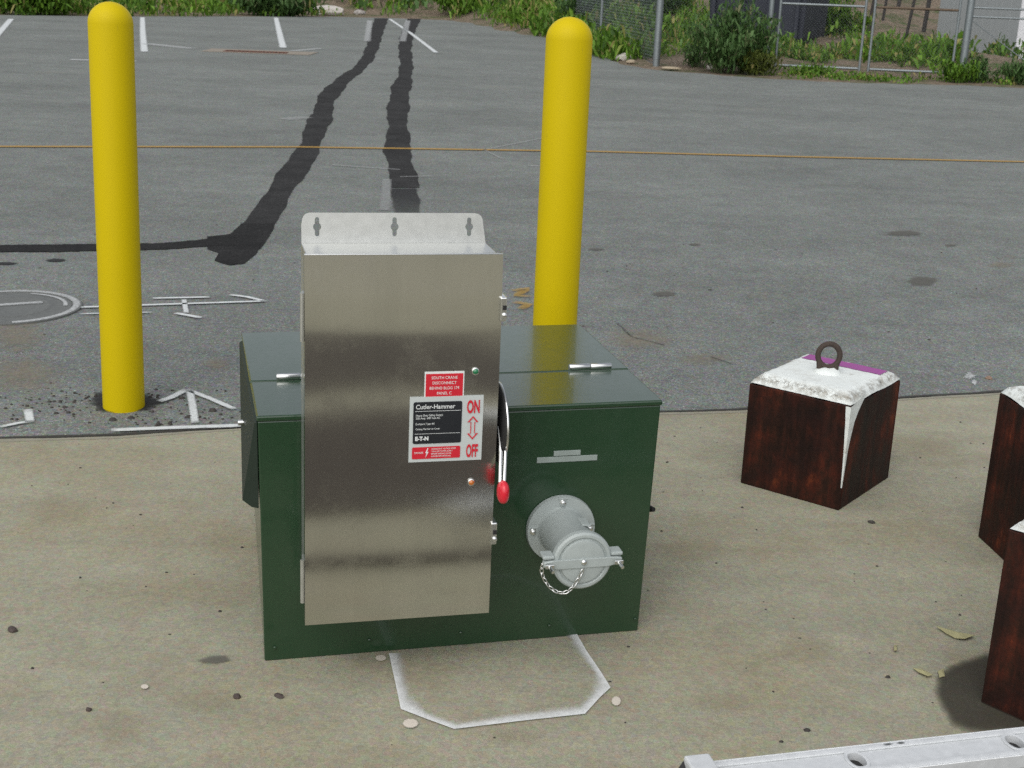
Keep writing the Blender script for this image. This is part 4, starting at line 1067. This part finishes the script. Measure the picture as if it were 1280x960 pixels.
gap = lambda x, y: (-6.4 < x < -2.6 and y < 49 and random.random() < .93)
clump_field(900, lambda: (rng.uniform(-24, 2.2), rng.uniform(36, 60)), lambda x, y: y > edge_y(x) + .35 and not gap(x, y) and random.random() < .35 + nz(x, y), 36, (.35, .95), .45, .065, "verge_weeds", M_LEAF)
clump_field(700, lambda: (rng.uniform(-.6, 3.4), rng.uniform(27, 42)), lambda x, y: y > edge_y(x) + .45 and (x < 1.6 + (31.5 - y) * .1 or y > 33) and random.random() < .8, 34, (.35, .8), .35, .055, "corner_weeds", M_LEAF)
def keep_r(x, y):
    if y < 26.3 + (1.5 if x > 4.6 else 0) + .5 * math.sin(x * 2.1): return False
    if nz(x * 2.3 + 5, y * 2.1) < .5: return False
    if x > 8.6 and y > 29.5: return False
    if 4.2 < x < 7.6 and 32.5 < y < 37.5: return False
    bare = (x > 6.3 and y > 31)
    if bare and random.random() < .93: return False
    return random.random() < (.15 + nz(x, y) if y < 31 else .25 + nz(x, y))
clump_field(900, lambda: (rng.uniform(2.2, 14), rng.uniform(26, 46)), keep_r, 30, (.15, .62), .36, .05, "field_weeds", M_LEAF)
clump_field(110, lambda: (rng.uniform(2.6, 10), rng.uniform(24.1, 25.6)), lambda x, y: y > edge_y(x) + .25 and random.random() < .5 * nz(x * 1.7, y) - .12, 14, (.06, .22), .16, .03, "roadside_grass", M_LEAF)
clump_field(420, lambda: (rng.uniform(-30, 40), rng.uniform(46, 75)), lambda x, y: random.random() < .8, 26, (.7, 1.6), .9, .14, "hillside_brush", M_LEAFD)

def bush(px, py, w_, h, n, label, mat, spikes=0, leaf=.05, name="weed_bush", cat="bush", group=None, y=None):
    p = G(px, py); z0 = terrain_z(p.x, p.y)
    t = thing(name, label, cat, (p.x, p.y, z0), 0, group)
    b = bmesh.new(); tips = []
    for i in range(16 + spikes):
        a = random.random() * 6.3; r = random.random() ** .6 * w_ / 2
        top = Vector((r * math.cos(a), r * .8 * math.sin(a), h * (1 - .45 * (2 * r / w_) ** 2) * random.uniform(.7, 1.0) * (1.25 if i >= 16 else 1)))
        bs = Vector((top.x * .3, top.y * .3, -.05)); bm_tube([bs, bs.lerp(top, .55) + Vector((random.uniform(-.03, .03), 0, .03)), top], [.012, .008, .003], 5, b); tips.append((bs, top))
    obj("stem", b, plain("weed_stem_" + str(px), (.10, .12, .05), .8), t)
    k = rng.integers(0, len(tips), n); u = rng.uniform(.12, 1.0, n) ** .75
    P = np.array([list(tips[i][0].lerp(tips[i][1], float(q))) for i, q in zip(k, u)]) + rng.normal(0, .055 * max(1, w_), (n, 3)) * np.array([1, 1, .6])
    P[:, 2] = np.maximum(P[:, 2], 0.0)
    tint = np.clip(rng.normal(.42, .2, n) + .25 * (u - .5), 0, 1)
    V, F4, tt = blades(P, leaf * 2.4 * rng.uniform(.5, 1.4, n), leaf * rng.uniform(.4, 1.0, n), 1.5, tint, .6)
    f = mesh_np("foliage", V, F4, mat, tt, parent=t); stuff(f)
    if spikes:
        sp = [tips[16 + i] for i in range(spikes)]; n2 = spikes * 60
        k = rng.integers(0, spikes, n2); u = rng.uniform(.75, 1.04, n2)
        P = np.array([list(sp[i][0].lerp(sp[i][1], float(q))) for i, q in zip(k, u)]) + rng.normal(0, .016, (n2, 3))
        V, F4, tt = blades(P, rng.uniform(.04, .09, n2), rng.uniform(.015, .03, n2), .8, np.clip(rng.normal(.8, .12, n2), 0, 1), .3)
        stuff(mesh_np("flower_spike", V, F4, mat, tt, parent=t))
    return t
random.seed(5)
bush(908, 89, 1.75, 1.18, 3300, "tall dark green bush with pale flower spikes before the fence", M_LEAFD, 16, .055)
bush(944, 92, .75, .50, 700, "low yellow green clump at the right foot of the tall bush", M_LEAFY, 0, .05)
bush(870, 84, .6, .45, 420, "small leafy weed at the left foot of the tall bush", M_LEAFD, 0, .045)
bush(1195, 101, .85, .36, 620, "low bright weed at the foot of the right gate post", M_LEAF, 0, .05)
bush(1222, 101, .6, .42, 420, "taller weed just right of the right gate post", M_LEAFD, 3, .045)
bush(1274, 104, .7, .42, 420, "leafy weed before the shed at the far right edge", M_LEAFD, 3, .05)
bush(1016, 92, .9, .14, 500, "thin strip of low weeds under the left gate leaf", M_LEAF, 0, .04)
bush(573, 23, 2.2, 1.0, 2600, "broad bright bush in the far verge right of the tar strips", M_LEAF, 4, .10)
bush(350, 19, 3.0, .9, 2800, "dark rounded bush in the far verge behind the storm drain", M_LEAFD, 4, .10)
bush(40, 17, 2.4, .9, 2400, "bright bush in the far verge left of the left bollard", M_LEAF, 3, .10)
bush(735, 50, 1.5, 1.15, 2600, "dark leafy bush at the asphalt corner behind the right bollard", M_LEAFD, 3, .07)
bush(815, 40, 2.2, 1.5, 3000, "dark green bush behind the side fence between its two posts", M_LEAFD, 2, .07)
bush(1030, 58, 2.2, 1.1, 3000, "green bush behind the left gate leaf beside the navy bin", M_LEAF, 3, .07)

# ------------------------------------------------------------------ mats added below the frame only to mirror dark bands in the steel door
M_ADDEDMAT = plain("added_brown_mat", (.046, .036, .026), .9, 0, .25, 8)  # dark brown for the unseen mats added for the door's reflection
for k, (a0, a1, d0, d1) in enumerate(((-1.0, 3.6, 2.25, 3.30), (-.35, 1.7, 1.04, 1.95), (-.2, .80, .67, .725))):
    c = CL((a0 + a1) / 2, -.165 - (d0 + d1) / 2, 0)
    o = obj("added_mat", bm_box((-(a1 - a0) / 2, -(d1 - d0) / 2, 0), ((a1 - a0) / 2, (d1 - d0) / 2, .012), .003), M_ADDEDMAT, rot=(0, 0, YAW)); o.location = (c.x, c.y, .0045)
    tag(o, ("large added brown mat, unseen, for the upper dark band in the steel door", "added brown mat, unseen, for the middle dark band in the steel door", "narrow added brown strip, unseen, for the lowest dark band in the steel door")[k], "mat")
